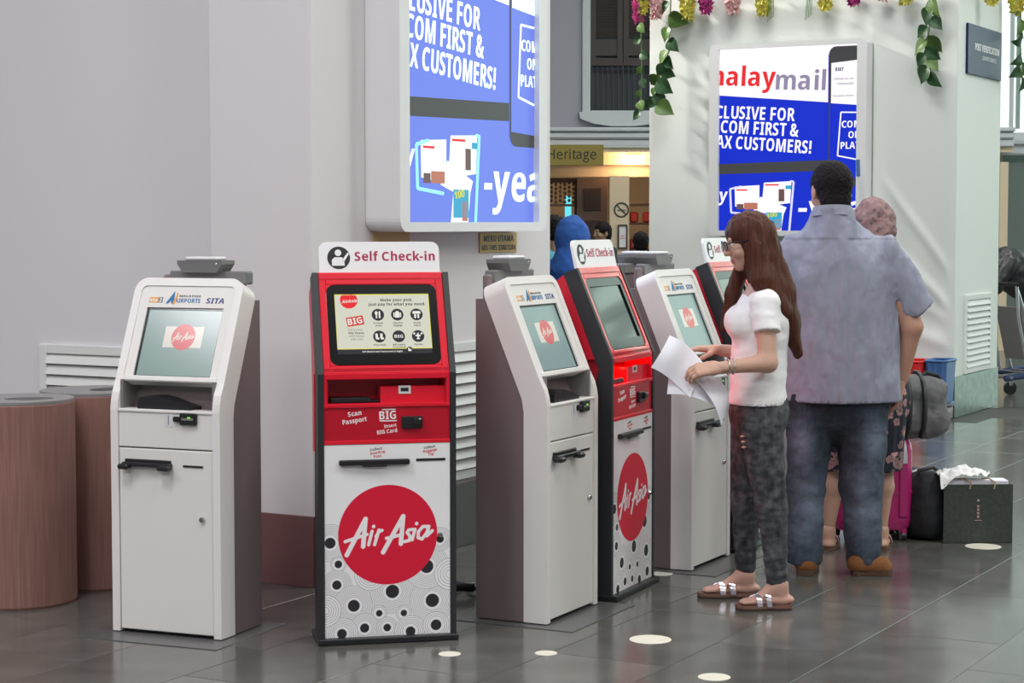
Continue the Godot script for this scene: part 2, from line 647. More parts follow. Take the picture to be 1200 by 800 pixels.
func materials() -> void:
	var m: StandardMaterial3D
	m = mat("wall_paint", rgb8(225, 223, 227), 0.75)
	relief(m, 3, 0.05, 0.05, Vector3(1.5, 1.5, 1.5))
	m = mat("pillar_paint", rgb8(222, 218, 220), 0.7)
	relief(m, 4, 0.05, 0.05, Vector3(1.5, 1.5, 1.5))
	m = mat("pillar_white", rgb8(230, 233, 230), 0.6)
	relief(m, 5, 0.04, 0.04, Vector3(1.5, 1.5, 1.5))
	m = mat("skirting_red", rgb8(124, 84, 86), 0.5)
	m = mat("skirting_grey", rgb8(92, 90, 92), 0.45)
	m = mat("steel", Color(1, 1, 1), 0.38, 0.85)
	mottle(m, 11, 0.03, rgb8(104, 112, 110), rgb8(144, 154, 150), Vector3(1.2, 1.2, 1.2))
	m = mat("ceiling_paint", rgb8(225, 225, 225), 0.9)
	for k in 3:
		m = mat("floor_tile_%d" % k, Color(1, 1, 1), 0.19, 0.0, 0.58)
		var v := [0, 5, -5][k] as int
		mottle(m, 20 + k, 0.012, rgb8(82 + v, 81 + v, 78 + v), rgb8(102 + v, 101 + v, 98 + v), Vector3(0.7, 0.7, 0.7), 512)
		m.uv1_world_triplanar = true
		m.roughness_texture = noise_tex(30 + k, 0.02, Color(0.85, 0.85, 0.85), Color(1, 1, 1))
	mat("floor_joint", rgb8(62, 62, 62), 0.6)
	mat("base_plate", rgb8(86, 86, 87), 0.3, 0.0, 0.5)
	mat("sticker_cream", rgb8(216, 212, 196), 0.5)
	# kiosks
	mat("shell_white", rgb8(228, 224, 222), 0.38)
	mat("panel_white", rgb8(224, 221, 218), 0.42)
	mat("body_grey", rgb8(118, 104, 105), 0.5)
	mat("bay_grey", rgb8(128, 122, 124), 0.5)
	mat("bracket_grey", rgb8(112, 112, 112), 0.45)
	mat("cap_white", rgb8(215, 214, 216), 0.5)
	mat("black_plastic", rgb8(30, 30, 33), 0.35)
	mat("black_trim", rgb8(40, 41, 45), 0.45)
	mat("bezel_black", rgb8(26, 26, 27), 0.15)
	mat("lock_chrome", rgb8(190, 190, 190), 0.2, 1.0)
	m = mat("red_gloss", rgb8(224, 22, 48), 0.34, 0.0, 0.35)
	m.clearcoat_enabled = true
	m.clearcoat = 1.0
	m.clearcoat_roughness = 0.08
	mat("red_dark", rgb8(186, 14, 40), 0.3)
	mat("red_body", rgb8(206, 18, 46), 0.35)
	mat("print_white", rgb8(238, 236, 238), 0.45)
	mat("print_red", rgb8(206, 20, 48), 0.5)
	mat("print_crimson", rgb8(172, 34, 78), 0.5)
	mat("print_black", rgb8(34, 33, 36), 0.5)
	mat("print_blue", rgb8(30, 110, 165), 0.5)
	mat("print_navy", rgb8(30, 60, 125), 0.5)
	mat("print_orange", rgb8(226, 168, 84), 0.5)
	mat("print_grey", rgb8(120, 122, 126), 0.5)
	mat("screen_off", rgb8(30, 34, 34), 0.06, 0.0, 0.6)
	mat("skin_patch", rgb8(190, 146, 128), 0.6)
	glow("led_green", Color(0.5, 1.0, 0.2), 1.2)
	glow("scanner_red_lamp", Color(1.0, 0.25, 0.12), 9.0)
	# displays
	mat("display_case", rgb8(226, 226, 228), 0.4)
	mat("display_side", rgb8(205, 198, 206), 0.45)
	# cloth and people
	m = mat("skin_light", Color(1, 1, 1), 0.5)
	m.vertex_color_use_as_albedo = true
	m.subsurf_scatter_enabled = true
	m.subsurf_scatter_strength = 0.05
	m = mat("shirt_white", rgb8(232, 230, 232), 0.85)
	relief(m, 41, 0.08, 0.03, Vector3(12, 12, 12))
	m = mat("shirt_grey_blue", Color(1, 1, 1), 0.85)
	mottle(m, 42, 0.2, rgb8(136, 139, 157), rgb8(152, 154, 171), Vector3(6, 6, 6))
	m = mat("denim_black", Color(1, 1, 1), 0.9)
	mottle(m, 43, 0.035, rgb8(24, 25, 28), rgb8(104, 105, 110), Vector3(2.2, 1.3, 2.2))
	m = mat("denim_blue", Color(1, 1, 1), 0.9)
	m.vertex_color_use_as_albedo = true
	mottle(m, 44, 0.12, rgb8(196, 200, 206), rgb8(255, 255, 255), Vector3(5, 3, 5))
	m = mat("hair_brown", Color(1, 1, 1), 0.5, 0.0, 0.3)
	mottle(m, 45, 0.06, rgb8(52, 27, 22), rgb8(104, 62, 46), Vector3(6, 0.35, 6))
	m = mat("hair_black", Color(1, 1, 1), 0.6, 0.0, 0.2)
	mottle(m, 46, 0.08, rgb8(20, 18, 20), rgb8(46, 42, 44), Vector3(9, 3, 9))
	mat("glasses_black", rgb8(24, 24, 30), 0.25)
	m = mat("lens_clear", Color(1, 1, 1, 0.08), 0.03)
	m.transparency = BaseMaterial3D.TRANSPARENCY_ALPHA
	mat("silver_strap", rgb8(196, 190, 200), 0.25, 0.8)
	mat("sandal_cork", rgb8(116, 84, 72), 0.8)
	mat("sandal_sole", rgb8(60, 46, 44), 0.85)
	m = mat("suede_brown", Color(1, 1, 1), 0.95)
	mottle(m, 47, 0.06, rgb8(112, 70, 38), rgb8(150, 100, 58), Vector3(6, 6, 6))
	mat("sole_brown", rgb8(88, 66, 52), 0.85)
	mat("bracelet_silver", rgb8(205, 200, 190), 0.25, 0.9)
	m = mat("paper", rgb8(226, 225, 234), 0.8)
	m.backlight_enabled = true
	m.backlight = Color(0.25, 0.25, 0.25)
	# flowered cloth: petals and leaves printed on navy, and a softer scarf print
	var im := Image.create(512, 512, false, Image.FORMAT_RGB8)
	im.fill(rgb8(30, 30, 48))
	var r := RandomNumberGenerator.new()
	r.seed = 5
	for k in 46:
		var c := Vector2(r.randf(), r.randf())
		for q in 3:
			ink(im, 512, c + Vector2(r.randf_range(-0.05, 0.05), r.randf_range(-0.05, 0.05)), 0.016, rgb8(62, 84, 58))
		var tone := r.randf_range(0.8, 1.0)
		for q in 5:
			var a := TAU * q / 5 + r.randf()
			ink(im, 512, c + Vector2(cos(a), sin(a)) * 0.022, r.randf_range(0.016, 0.024), Color(0.87 * tone, 0.66 * tone, 0.66 * tone))
		ink(im, 512, c, 0.009, rgb8(150, 90, 96))
	m = mat("cloth_flowered", Color(1, 1, 1), 0.85)
	m.albedo_texture = picture(im)
	m.uv1_triplanar = true
	m.uv1_scale = Vector3(2.1, 2.1, 2.1)
	im = Image.create(256, 256, false, Image.FORMAT_RGB8)
	im.fill(rgb8(140, 112, 112))
	for k in 150:
		var col: Color = [rgb8(104, 80, 86), rgb8(172, 142, 136), rgb8(150, 106, 108), rgb8(84, 68, 76)][k % 4]
		ink(im, 256, Vector2(r.randf(), r.randf()), r.randf_range(0.012, 0.04), col)
	m = mat("scarf_print", Color(1, 1, 1), 0.85)
	m.albedo_texture = picture(im)
	m.uv1_triplanar = true
	m.uv1_scale = Vector3(4, 4, 4)
	# luggage and the rest
	m = mat("suitcase_pink", rgb8(176, 26, 108), 0.3)
	m.clearcoat_enabled = true
	m.clearcoat = 0.5
	mat("aluminium", rgb8(190, 190, 195), 0.3, 0.9)
	m = mat("bag_grey", rgb8(104, 103, 106), 0.85)
	relief(m, 52, 0.2, 0.04, Vector3(8, 8, 8))
	m = mat("bag_black", rgb8(32, 33, 38), 0.8)
	relief(m, 53, 0.2, 0.04, Vector3(8, 8, 8))
	m = mat("bag_green", Color(1, 1, 1), 0.7)
	mottle(m, 54, 0.05, rgb8(50, 58, 52), rgb8(66, 74, 66), Vector3(3, 3, 3))
	mat("jacket_sage", rgb8(122, 130, 122), 0.9)
	mat("cord_beige", rgb8(190, 160, 130), 0.8)
	mat("plastic_red", rgb8(222, 40, 42), 0.4)
	mat("plastic_blue", rgb8(66, 104, 160), 0.45)
	mat("plastic_navy", rgb8(44, 62, 104), 0.5)
	m = mat("bin_wood", Color(1, 1, 1), 0.55)
	mottle(m, 55, 0.09, rgb8(122, 86, 78), rgb8(154, 114, 104), Vector3(3.0, 0.12, 3.0))
	mat("bin_top", rgb8(150, 148, 148), 0.35, 0.3)
	mat("bin_hole", rgb8(22, 22, 24), 0.7)
	# plants
	m = mat("leaf_dark", Color(1, 1, 1), 0.45)
	mottle(m, 60, 0.03, rgb8(28, 62, 36), rgb8(66, 104, 58), Vector3(6, 6, 6))
	m = mat("leaf_light", Color(1, 1, 1), 0.45)
	mottle(m, 61, 0.04, rgb8(48, 88, 46), rgb8(128, 150, 62), Vector3(7, 7, 7))
	mat("stem_green", rgb8(86, 118, 70), 0.6)
	for f in [["petal_yellow", 206, 196, 82], ["petal_magenta", 168, 40, 118], ["petal_pale", 214, 168, 168], ["petal_pink", 205, 80, 150]]:
		m = mat(f[0], rgb8(f[1], f[2], f[3]), 0.6)
		m.backlight_enabled = true
		m.backlight = rgb8(f[1], f[2], f[3]) * 0.25

func panel_light(at: Vector3, w: float, d: float, c: Color, e: float) -> void:
	var t := thing("ceiling_light", "square white light panel set in the ceiling", "light", at, 0, "ceiling light panels")
	obj("frame", frame_bars(MB.new(), w, d, 0.05, -0.04, 0.04, 0, 0, Transform3D(Basis(Vector3.RIGHT, PI / 2), Vector3.ZERO)), M.cap_white, t)
	box("diffuser", Vector3.ZERO, Vector3(w, 0.03, d), M.light_panel, t)
	var l := AreaLight3D.new()
	l.name = "lamp"
	t.add_child(l)
	l.position = Vector3(0, -0.05, 0)
	l.rotation_degrees.x = -90
	l.area_size = Vector2(w, d)
	l.light_color = c
	l.light_energy = e
	l.shadow_enabled = true

func ceiling_lights() -> void:
	glow("light_panel", Color(1.0, 0.97, 1.0), 3.0)
	for x in [-6.8, -2.6, 1.6, 5.8, 10.0]:
		for z in [2.0, -4.4, -9.2, -14.0, -19.5]:
			if (x < 0 and z < -8) or (x > 9 and z < -10):
				continue
			panel_light(Vector3(x, TOP - 0.02, z), 1.5, 1.5, Color(1.0, 0.99, 1.0) if x < 0 else Color(0.98, 1.0, 0.97), 16.5 if x < 0 else 14.0 if x > 5 and z > -10 else 8.5 if z > -16 else 13.0)
	# spotlight on the ceiling left of the far pillar, which throws the garland's shadows to the right
	var t := thing("spotlight", "small spotlight on the ceiling beside the far pillar", "light", C2 + B * 5.3 + NB * 0.95 + Vector3(0, 5.1, 0))
	var aim := (C2 + B * 1.2 + Vector3(0, 2.9, 0) - t.position).normalized()
	var bs := Basis.looking_at(aim)
	obj("housing", MB.new().tube([aim * -0.16, aim * -0.02], 0.05, 14), M.bracket_grey, t)
	obj("stem", MB.new().tube([aim * -0.1, Vector3(aim.x * -0.1, TOP - t.position.y, aim.z * -0.1)], 0.012, 8), M.bracket_grey, t)
	obj("bulb", MB.new().ball(aim * -0.01, Vector3(0.035, 0.035, 0.035)), glow("spot_bulb", Color(1, 0.97, 0.92), 6.0), t)
	var l := SpotLight3D.new()
	l.name = "beam"
	t.add_child(l)
	l.position = aim * 0.04
	l.basis = bs
	l.spot_angle = 40
	l.spot_range = 30
	l.light_size = 0.12
	l.light_color = Color(1, 0.98, 0.95)
	l.light_energy = 30.0
	l.shadow_enabled = true

func hall() -> void:
	# floor: a bed with tiles laid on it as far as they can be told apart, a plain slab beyond
	var fl := structure("floor", MB.new().box(Vector3(5, -0.103, -6), Vector3(32, 0.2, 34)), M.floor_joint, "grey polished tile floor of the hall", "floor")
	var tile := MB.new().box(Vector3(0, -0.006, 0), Vector3(0.4615, 0.012, 0.9265), Basis(), 0.0012).mesh()
	var n := 0
	var U := NA
	var W := A
	for i in range(-30, 20):
		for j in range(-4, 24):
			var u := -1.892 + 0.465 * (i + 0.5)
			var w := 5.75 + 0.93 * (j + 0.5) + (0.465 if i % 2 else 0.0)
			var p := U * u + W * w
			var dep := -p.z
			if dep < 5.6 or dep > 15.5 or absf(p.x) > 0.29 * dep + 0.55:
				continue
			if (p - C1).dot(NA) < -0.2 and (p - C1).dot(A) > 0.5 and (p - C1).dot(NB) < -0.3:
				continue
			n += 1
			if n > 298:
				break
			var o := part("tile", tile, M["floor_tile_%d" % (rng.randi() % 3)], fl, p)
			o.basis = Basis(U, Vector3.UP, -W)
	var far := MB.new()
	far.box(Vector3(5, -0.1, -26.5), Vector3(32, 0.2, 20.0))
	structure("floor_far", far, M.floor_tile_0, "grey polished floor of the far part of the hall", "floor")
	# shell of the hall: solid behind the camera and to the left, glazed to the right
	structure("ceiling", MB.new().box(Vector3(-1.1, TOP + 0.15, -13), Vector3(20.4, 0.3, 48)).box(Vector3(15.15, TOP + 0.15, -2.5), Vector3(12.1, 0.3, 27)).box(Vector3(10.3, TOP + 0.15, -26.5), Vector3(2.5, 0.3, 21)), M.ceiling_paint, "white ceiling above the hall", "ceiling")
	# skylight over the right side: beams with glass between
	var sk := MB.new()
	for k in 7:
		sk.box(Vector3(15.1, TOP + 0.15, -17.2 - k * 2.95), Vector3(12.2, 0.3, 0.16))
	for k in 5:
		sk.box(Vector3(9.2 + k * 2.95, TOP + 0.2, -26.5), Vector3(0.12, 0.2, 21))
	structure("ceiling_skylight", sk, M.display_case, "white beams of the skylight over the right side of the hall", "skylight")
	structure("wall_back", MB.new().box(Vector3(5, TOP / 2, 10.9), Vector3(32.6, TOP, 0.2)), M.wall_paint, "white wall behind the viewer", "wall")
	structure("wall_side", MB.new().box(Vector3(-11.1, TOP / 2, -13), Vector3(0.2, TOP, 48)), M.wall_paint, "white wall far to the left", "wall")
	var g := MB.new()
	g.box(Vector3(21, TOP / 2, -2.5), Vector3(0.2, TOP, 27.0))
	for k in 6:
		g.box(Vector3(21, TOP / 2, -16 - k * 4.0), Vector3(0.25, TOP, 0.25))
	g.box(Vector3(21, 0.25, -13), Vector3(0.2, 0.5, 48))
	g.box(Vector3(21, 3.2, -13), Vector3(0.15, 0.12, 48))
	structure("wall_glazed", g, M.display_case, "steel frame of the glazed wall at the right", "wall")
	# wall behind the first kiosk
	var L0 := C1 + B * 0.536 - NB * 0.35
	var lw := MB.new()
	lw.box(L0 + B * 3.0 - NB * 0.1 + Vector3(0, TOP / 2, 0), Vector3(6.4, TOP, 0.2), Basis(-B, Vector3.UP, NB))
	structure("wall_left", lw, M.wall_paint, "plain white wall at the left behind the bins", "wall")
	vent(L0 + B * 0.92, Basis(-B, Vector3.UP, NB), 0.76, 0.31, 0.66, "white louvre vent low in the left wall behind the bins")
	structure("baseboard_left", MB.new().box(L0 + B * 3.0 + NB * 0.008 + Vector3(0, 0.15, 0), Vector3(6.2, 0.3, 0.016), Basis(-B, Vector3.UP, NB)), M.skirting_red, "dark red skirting along the left wall", "skirting")

func vent(at: Vector3, bs: Basis, w: float, y0: float, h: float, label: String) -> void:
	var t := thing("wall_vent", label, "vent", at + Vector3(0, y0, 0), 0, "louvre vents")
	t.basis = bs
	var fw := 0.045
	obj("frame", frame_bars(MB.new(), w - 2 * fw, h - 2 * fw, fw, 0.0, 0.02, 0, h / 2, Transform3D(), 0.003), M.pillar_white, t)
	box("backing", Vector3(0, h / 2, 0.002), Vector3(w - 2 * fw, h - 2 * fw, 0.004), M.bay_grey, t)
	var n := 11
	var me := MB.new().box(Vector3.ZERO, Vector3(w - 2 * fw, 0.05, 0.005), Basis(Vector3.RIGHT, deg_to_rad(-28)), 0.001).mesh()
	for k in n:
		part("slat", me, M.pillar_white, t, Vector3(0, fw + (h - 2 * fw) * (k + 0.5) / n, 0.014))

func near_pillar() -> void:
	var b := MB.new()
	var bs := Basis(A, Vector3.UP, NA)
	b.box(C1 + A * 1.077 - NA * 0.268 + Vector3(0, TOP / 2, 0), Vector3(2.154, TOP, 0.536), bs, 0.004)
	structure("pillar_near", b, M.pillar_paint, "broad white pillar behind the near red kiosk", "pillar")
	structure("trim_1", MB.new().box(C1 + B * 0.262 + NB * 0.006 + Vector3(0, 0.152, 0), Vector3(0.536, 0.305, 0.012), Basis(-B, Vector3.UP, NB), 0.002), M.skirting_red, "dark red skirting on the pillar front between the two nearest kiosks", "skirting")
	structure("trim_2", MB.new().box(C1 + A * 1.077 + NA * 0.006 + Vector3(0, 0.152, 0), Vector3(2.154, 0.305, 0.012), bs, 0.002), M.skirting_grey, "dark grey skirting on the pillar side behind the kiosks", "skirting")
	vent(C1 + A * 1.23, bs, 0.78, 0.325, 0.66, "white louvre vent in the pillar side behind the red kiosk")
	# phone number plates under the display
	for k in 2:
		var t := thing("phone_number_plate", ["small gold plate with a phone number under the left display", "plain gold plate under the left end of the near display"][k], "sign", C1 + A * [1.596, 0.62][k] + NA * 0.004 + Vector3(0, [1.457, 1.475][k], 0))
		t.basis = bs
		box("plate", Vector3.ZERO, Vector3(0.37 if k == 0 else 0.3, 0.098, 0.008), mat("plate_gold", rgb8(196, 160, 92), 0.5) if k == 0 else M.plate_gold, t, 0.001)
		if k == 0:
			words("MERU UTAMA", 0.03, Transform3D(Basis(), Vector3(0, 0.006, 0.0045)), M.print_black, t, 0, 0.3)
			words("603-7495 3380/3384", 0.026, Transform3D(Basis(), Vector3(0, -0.038, 0.0045)), M.print_black, t, 0, 0.34)

func far_pillar() -> void:
	var bs := Basis(A, Vector3.UP, NA)
	structure("pillar_far", MB.new().box(C2 + A * 0.64 + B * 1.34 + Vector3(0, TOP / 2, 0), Vector3(1.278, TOP, 2.68), bs, 0.004), M.pillar_white, "broad white pillar hung with flowers on the right", "pillar")
	structure("trim_3", MB.new().box(C2 + A * 0.64 + NA * 0.005 + Vector3(0, 0.165, 0), Vector3(1.29, 0.33, 0.01), bs, 0.002), M.steel, "steel kick plate at the foot of the far pillar", "kick plate")
	vent(C2 + A * 0.64, bs, 0.76, 0.335, 0.64, "white louvre vent low in the right side of the far pillar")
	# loose white fabric that hangs over the right half of the pillar front, creased near its foot
	var f := func(u: float, v: float) -> Vector3:
		var x := u * 0.68
		var y := 0.05 + v * 3.2
		var z := 0.018
		for q in [[0.95, 0.62, 0.95, 0.02], [0.82, 0.8, 0.6, 0.013], [1.25, 0.5, 1.3, 0.012], [0.6, 0.3, 0.35, 0.014]]:
			var line: float = y - q[0] + (x - 0.1) * -q[2]
			z += q[3] * exp(-pow(line / 0.06, 2.0)) * smoothstep(0.0, 0.12, x) * smoothstep(0.68, 0.45, x)
		z += 0.006 * sin(x * 17.0 + y * 0.8) * smoothstep(2.6, 0.6, y)
		return C2 + B * x + NB * z + Vector3(0, y, 0)
	tag(obj("fabric_cover", MB.new().sheet(f, 30, 90, 0.003), M.pillar_white, self), "creased white fabric hanging over the far pillar beside the display", "fabric")
	# dark blue notice
	var t := thing("wall_notice", "dark blue notice board high on the far pillar", "sign", C2 + A * 0.71 + NA * 0.01 + Vector3(0, 2.95, 0))
	t.basis = bs
	box("board", Vector3.ZERO, Vector3(1.0, 0.4, 0.02), mat("notice_navy", rgb8(32, 38, 84), 0.4, 0.0, 0.3), t, 0.002)
	words("POST VERIFICATION", 0.055, Transform3D(Basis(), Vector3(0.06, 0.0, 0.0105)), M.print_white, t, 0, 0.72)
	words("COUNTER SERVICES", 0.03, Transform3D(Basis(), Vector3(0.12, -0.065, 0.0105)), M.print_white, t, 0, 0.42, false)

# ---------------------------------------------------------------- the two lit advertising displays, the same advertisement on both
func display(called: String, label: String, at: Vector3, bs: Basis, deep: float, blue: Material, white: Material, halo: Material, tint: Color, power: float) -> void:
	var w := 1.2
	var h := 1.5
	var t := thing(called, label, "display", at, 0, "lit advertising displays")
	t.basis = bs
	var fr := 0.082
	var fv := 0.043
	# case with rounded corners
	var ring := MB.new()
	var outer := rrect(w + 2 * fr, h + 2 * fv, 0.06, 15, 6, 0, h / 2)
	ring.prism(outer, -deep, -0.03)
	obj("case", ring, M.display_case, t)
	var lip := MB.new()
	for s in [-1, 1]:
		lip.prism(rrect(fr, h + 2 * fv, 0.058, 3 if s > 0 else 12, 6, s * (w / 2 + fr / 2), h / 2), -0.03, 0.012)
		lip.box(Vector3(0, h / 2 + s * (h / 2 + fv / 2), -0.009), Vector3(w, fv, 0.042))
	obj("front_frame", lip, M.display_case, t)
	var scr := box("screen", Vector3(0, h / 2, -0.025), Vector3(w, h, 0.01), blue, t)
	var z := 0.006
	var X := func(u: float, v: float) -> Vector3: return Vector3(u - w / 2, v - h / 2, z)
	var put := func(poly: PackedVector2Array, m: Material, dz: float, called_: String) -> void:
		var q := PackedVector2Array()
		for p in poly:
			q.append(Vector2(p.x - w / 2, p.y - h / 2))
		obj(called_, MB.new().prism(q, z + dz, z + dz + 0.001), m, scr)
	# white field above, grey bars and the telephone shape
	put.call(PackedVector2Array([Vector2(0, 1.122), Vector2(0.948, 1.038), Vector2(0.948, 1.5), Vector2(0, 1.5)]), white, 0.0, "white_field")
	put.call(PackedVector2Array([Vector2(0.94, 1.5), Vector2(1.2, 1.5), Vector2(1.2, 1.36), Vector2(0.965, 1.352)]), white, 0.0, "white_field")
	put.call(PackedVector2Array([Vector2(0, 0.467), Vector2(0.95, 0.485), Vector2(0.95, 0.572), Vector2(0, 0.553)]), M.screen_grey, 0.0, "grey_bar")
	put.call(rrect(0.29, 1.12, 0.06, 12, 5, 1.1, 0.925), M.screen_grey, 0.0012, "phone_outline")
	put.call(PackedVector2Array([Vector2(0.975, 1.03), Vector2(1.2, 1.01), Vector2(1.2, 1.37), Vector2(0.975, 1.352)]), white, 0.0024, "phone_page")
	put.call(PackedVector2Array([Vector2(0.967, 0.435), Vector2(1.2, 0.425), Vector2(1.2, 1.01), Vector2(0.967, 1.03)]), blue, 0.0024, "phone_page")
	for q in [[1.035, 0.605, 1.06, 0.955], [1.06, 0.955, 1.25, 0.95], [1.035, 0.605, 1.25, 0.575]]:
		var a := Vector3(q[0] - w / 2, q[1] - h / 2, 0.0098)
		var b := Vector3(minf(q[2], 1.19) - w / 2, q[3] - h / 2, 0.0098)
		obj("outline", MB.new().tube([a, b], 0.006, 6), white, scr)
	# lettering
	var at_ := func(u: float, v: float) -> Transform3D: return Transform3D(Basis(), Vector3(u - w / 2, v - h / 2, 0.0103))
	words("CLUSIVE FOR", 0.105, at_.call(-0.035, 0.935), white, scr, -1, 0.7, true, 0.0, -3.5)
	words(".COM FIRST &", 0.105, at_.call(-0.02, 0.815), white, scr, -1, 0.72, true, 0.0, -4.0)
	words("AX CUSTOMERS!", 0.105, at_.call(-0.03, 0.69), white, scr, -1, 0.84, true, 0.0, -4.5)
	words("COME", 0.055, at_.call(1.068, 0.83), white, scr, -1, 0.2, true)
	words("ON", 0.055, at_.call(1.125, 0.745), white, scr, -1, 0.1, true)
	words("PLATF", 0.055, at_.call(1.06, 0.66), white, scr, -1, 0.2, true)
	words("nalay", 0.155, at_.call(-0.07, 1.2), M.screen_red, scr, -1, 0.565, true, 0.0, -3.0)
	words("mail", 0.155, at_.call(0.497, 1.155), M.screen_mauve, scr, -1, 0.43, true, 0.0, -2.5)
	words("BMT", 0.03, at_.call(1.01, 1.285), M.screen_navy, scr, -1, 0.07, true)
	words("Follow us on", 0.018, at_.call(1.0, 1.215), M.screen_navy, scr, -1, 0.16, false)
	words("malaymail", 0.018, at_.call(1.03, 1.175), M.screen_navy, scr, -1, 0.13, false)
	words("Newspaper delivery", 0.014, at_.call(0.99, 1.08), M.screen_navy, scr, -1, 0.18, false)
	words("y", 0.1, at_.call(-0.01, 0.24), white, scr, -1, 0.075, true, 0.15)
	words("-yea", 0.18, at_.call(0.69, 0.09), white, scr, -1, 0.56, true, 0.1)
	# newspapers in their glowing outline
	for s in [[[0.1, 0.345], [0.11, 0.15]], [[0.1, 0.345], [0.2, 0.365]], [[0.11, 0.15], [0.33, 0.13]], [[0.66, 0.4], [0.625, 0.0]], [[0.63, 0.405], [0.66, 0.4]]]:
		obj("outline", MB.new().tube([X.call(s[0][0], s[0][1]), X.call(s[1][0], s[1][1])], 0.009, 6), halo, scr)
	var pages := [[[0.145, 0.2], [0.14, 0.365], [0.36, 0.375], [0.36, 0.17]], [[0.38, 0.2], [0.4, 0.395], [0.64, 0.405], [0.63, 0.225]], [[0.31, 0.17], [0.37, 0.28], [0.6, 0.19], [0.56, 0.1]], [[0.4, 0.0], [0.43, 0.185], [0.58, 0.17], [0.555, 0.0]]]
	for k in 4:
		var poly := PackedVector2Array()
		for q in pages[k]:
			poly.append(Vector2(q[0], q[1]))
		put.call(poly, white, 0.0004 * k, "newspaper")
	for q in [[0.16, 0.175, 0.06, 0.045, "screen_brown"], [0.225, 0.175, 0.12, 0.055, "screen_rust"], [0.155, 0.33, 0.1, 0.012, "screen_red"], [0.41, 0.37, 0.12, 0.012, "screen_red"], [0.53, 0.24, 0.05, 0.1, "screen_brown"], [0.59, 0.34, 0.05, 0.03, "screen_cyan"], [0.42, 0.02, 0.14, 0.13, "screen_cyan"], [0.5, 0.005, 0.05, 0.09, "screen_rust"]]:
		put.call(PackedVector2Array([Vector2(q[0], q[1]), Vector2(q[0] + q[2], q[1]), Vector2(q[0] + q[2], q[1] + q[3]), Vector2(q[0], q[1] + q[3])]), M[q[4]], 0.002, "printed_block")
	words("100", 0.035, Transform3D(Basis(), Vector3(0.43 - w / 2, 0.105 - h / 2, 0.0103)), M.screen_yellow, scr, -1, 0.09, true, 0.0, 8)
	var l := AreaLight3D.new()
	l.name = "screen_light"
	t.add_child(l)
	l.position = Vector3(0, h / 2, 0.02)
	l.rotation_degrees.y = 180
	l.area_size = Vector2(w, h)
	l.light_color = tint
	l.light_energy = power
	l.shadow_enabled = true

func displays() -> void:
	glow("screen_blue_near", rgb8(112, 134, 238), 1.0)
	glow("screen_blue_far", rgb8(24, 50, 206), 1.0)
	glow("screen_white_near", Color(0.9, 0.97, 1.0), 1.5)
	glow("screen_white_far", Color(1.0, 0.985, 1.0), 1.05)
	glow("screen_halo_near", Color(0.6, 0.9, 1.0), 1.3)
	glow("screen_halo_far", Color(0.85, 0.85, 1.0), 1.1)
	glow("screen_grey", rgb8(70, 70, 72), 1.0)
	glow("screen_red", rgb8(236, 48, 52), 1.0)
	glow("screen_mauve", rgb8(150, 140, 170), 1.0)
	glow("screen_navy", rgb8(40, 40, 80), 1.0)
	glow("screen_brown", rgb8(110, 84, 80), 1.0)
	glow("screen_rust", rgb8(190, 120, 100), 1.0)
	glow("screen_cyan", rgb8(60, 170, 210), 1.0)
	glow("screen_yellow", rgb8(220, 220, 60), 1.0)
	display("advertising_display", "lit blue display on the near pillar, seen aslant above the red kiosk", C1 + A * 1.093 + NA * 0.17 + Vector3(0, 1.557, 0), Basis(A, Vector3.UP, NA), 0.168, M.screen_blue_near, M.screen_white_near, M.screen_halo_near, Color(0.75, 0.8, 1.0), 1.2)
	display("advertising_display", "lit blue and white newspaper display on the far pillar behind the people", C2 + B * 1.375 + NB * 0.15 + Vector3(0, 1.493, 0), Basis(-B, Vector3.UP, NB), 0.148, M.screen_blue_far, M.screen_white_far, M.screen_halo_far, Color(0.75, 0.8, 1.0), 1.0)

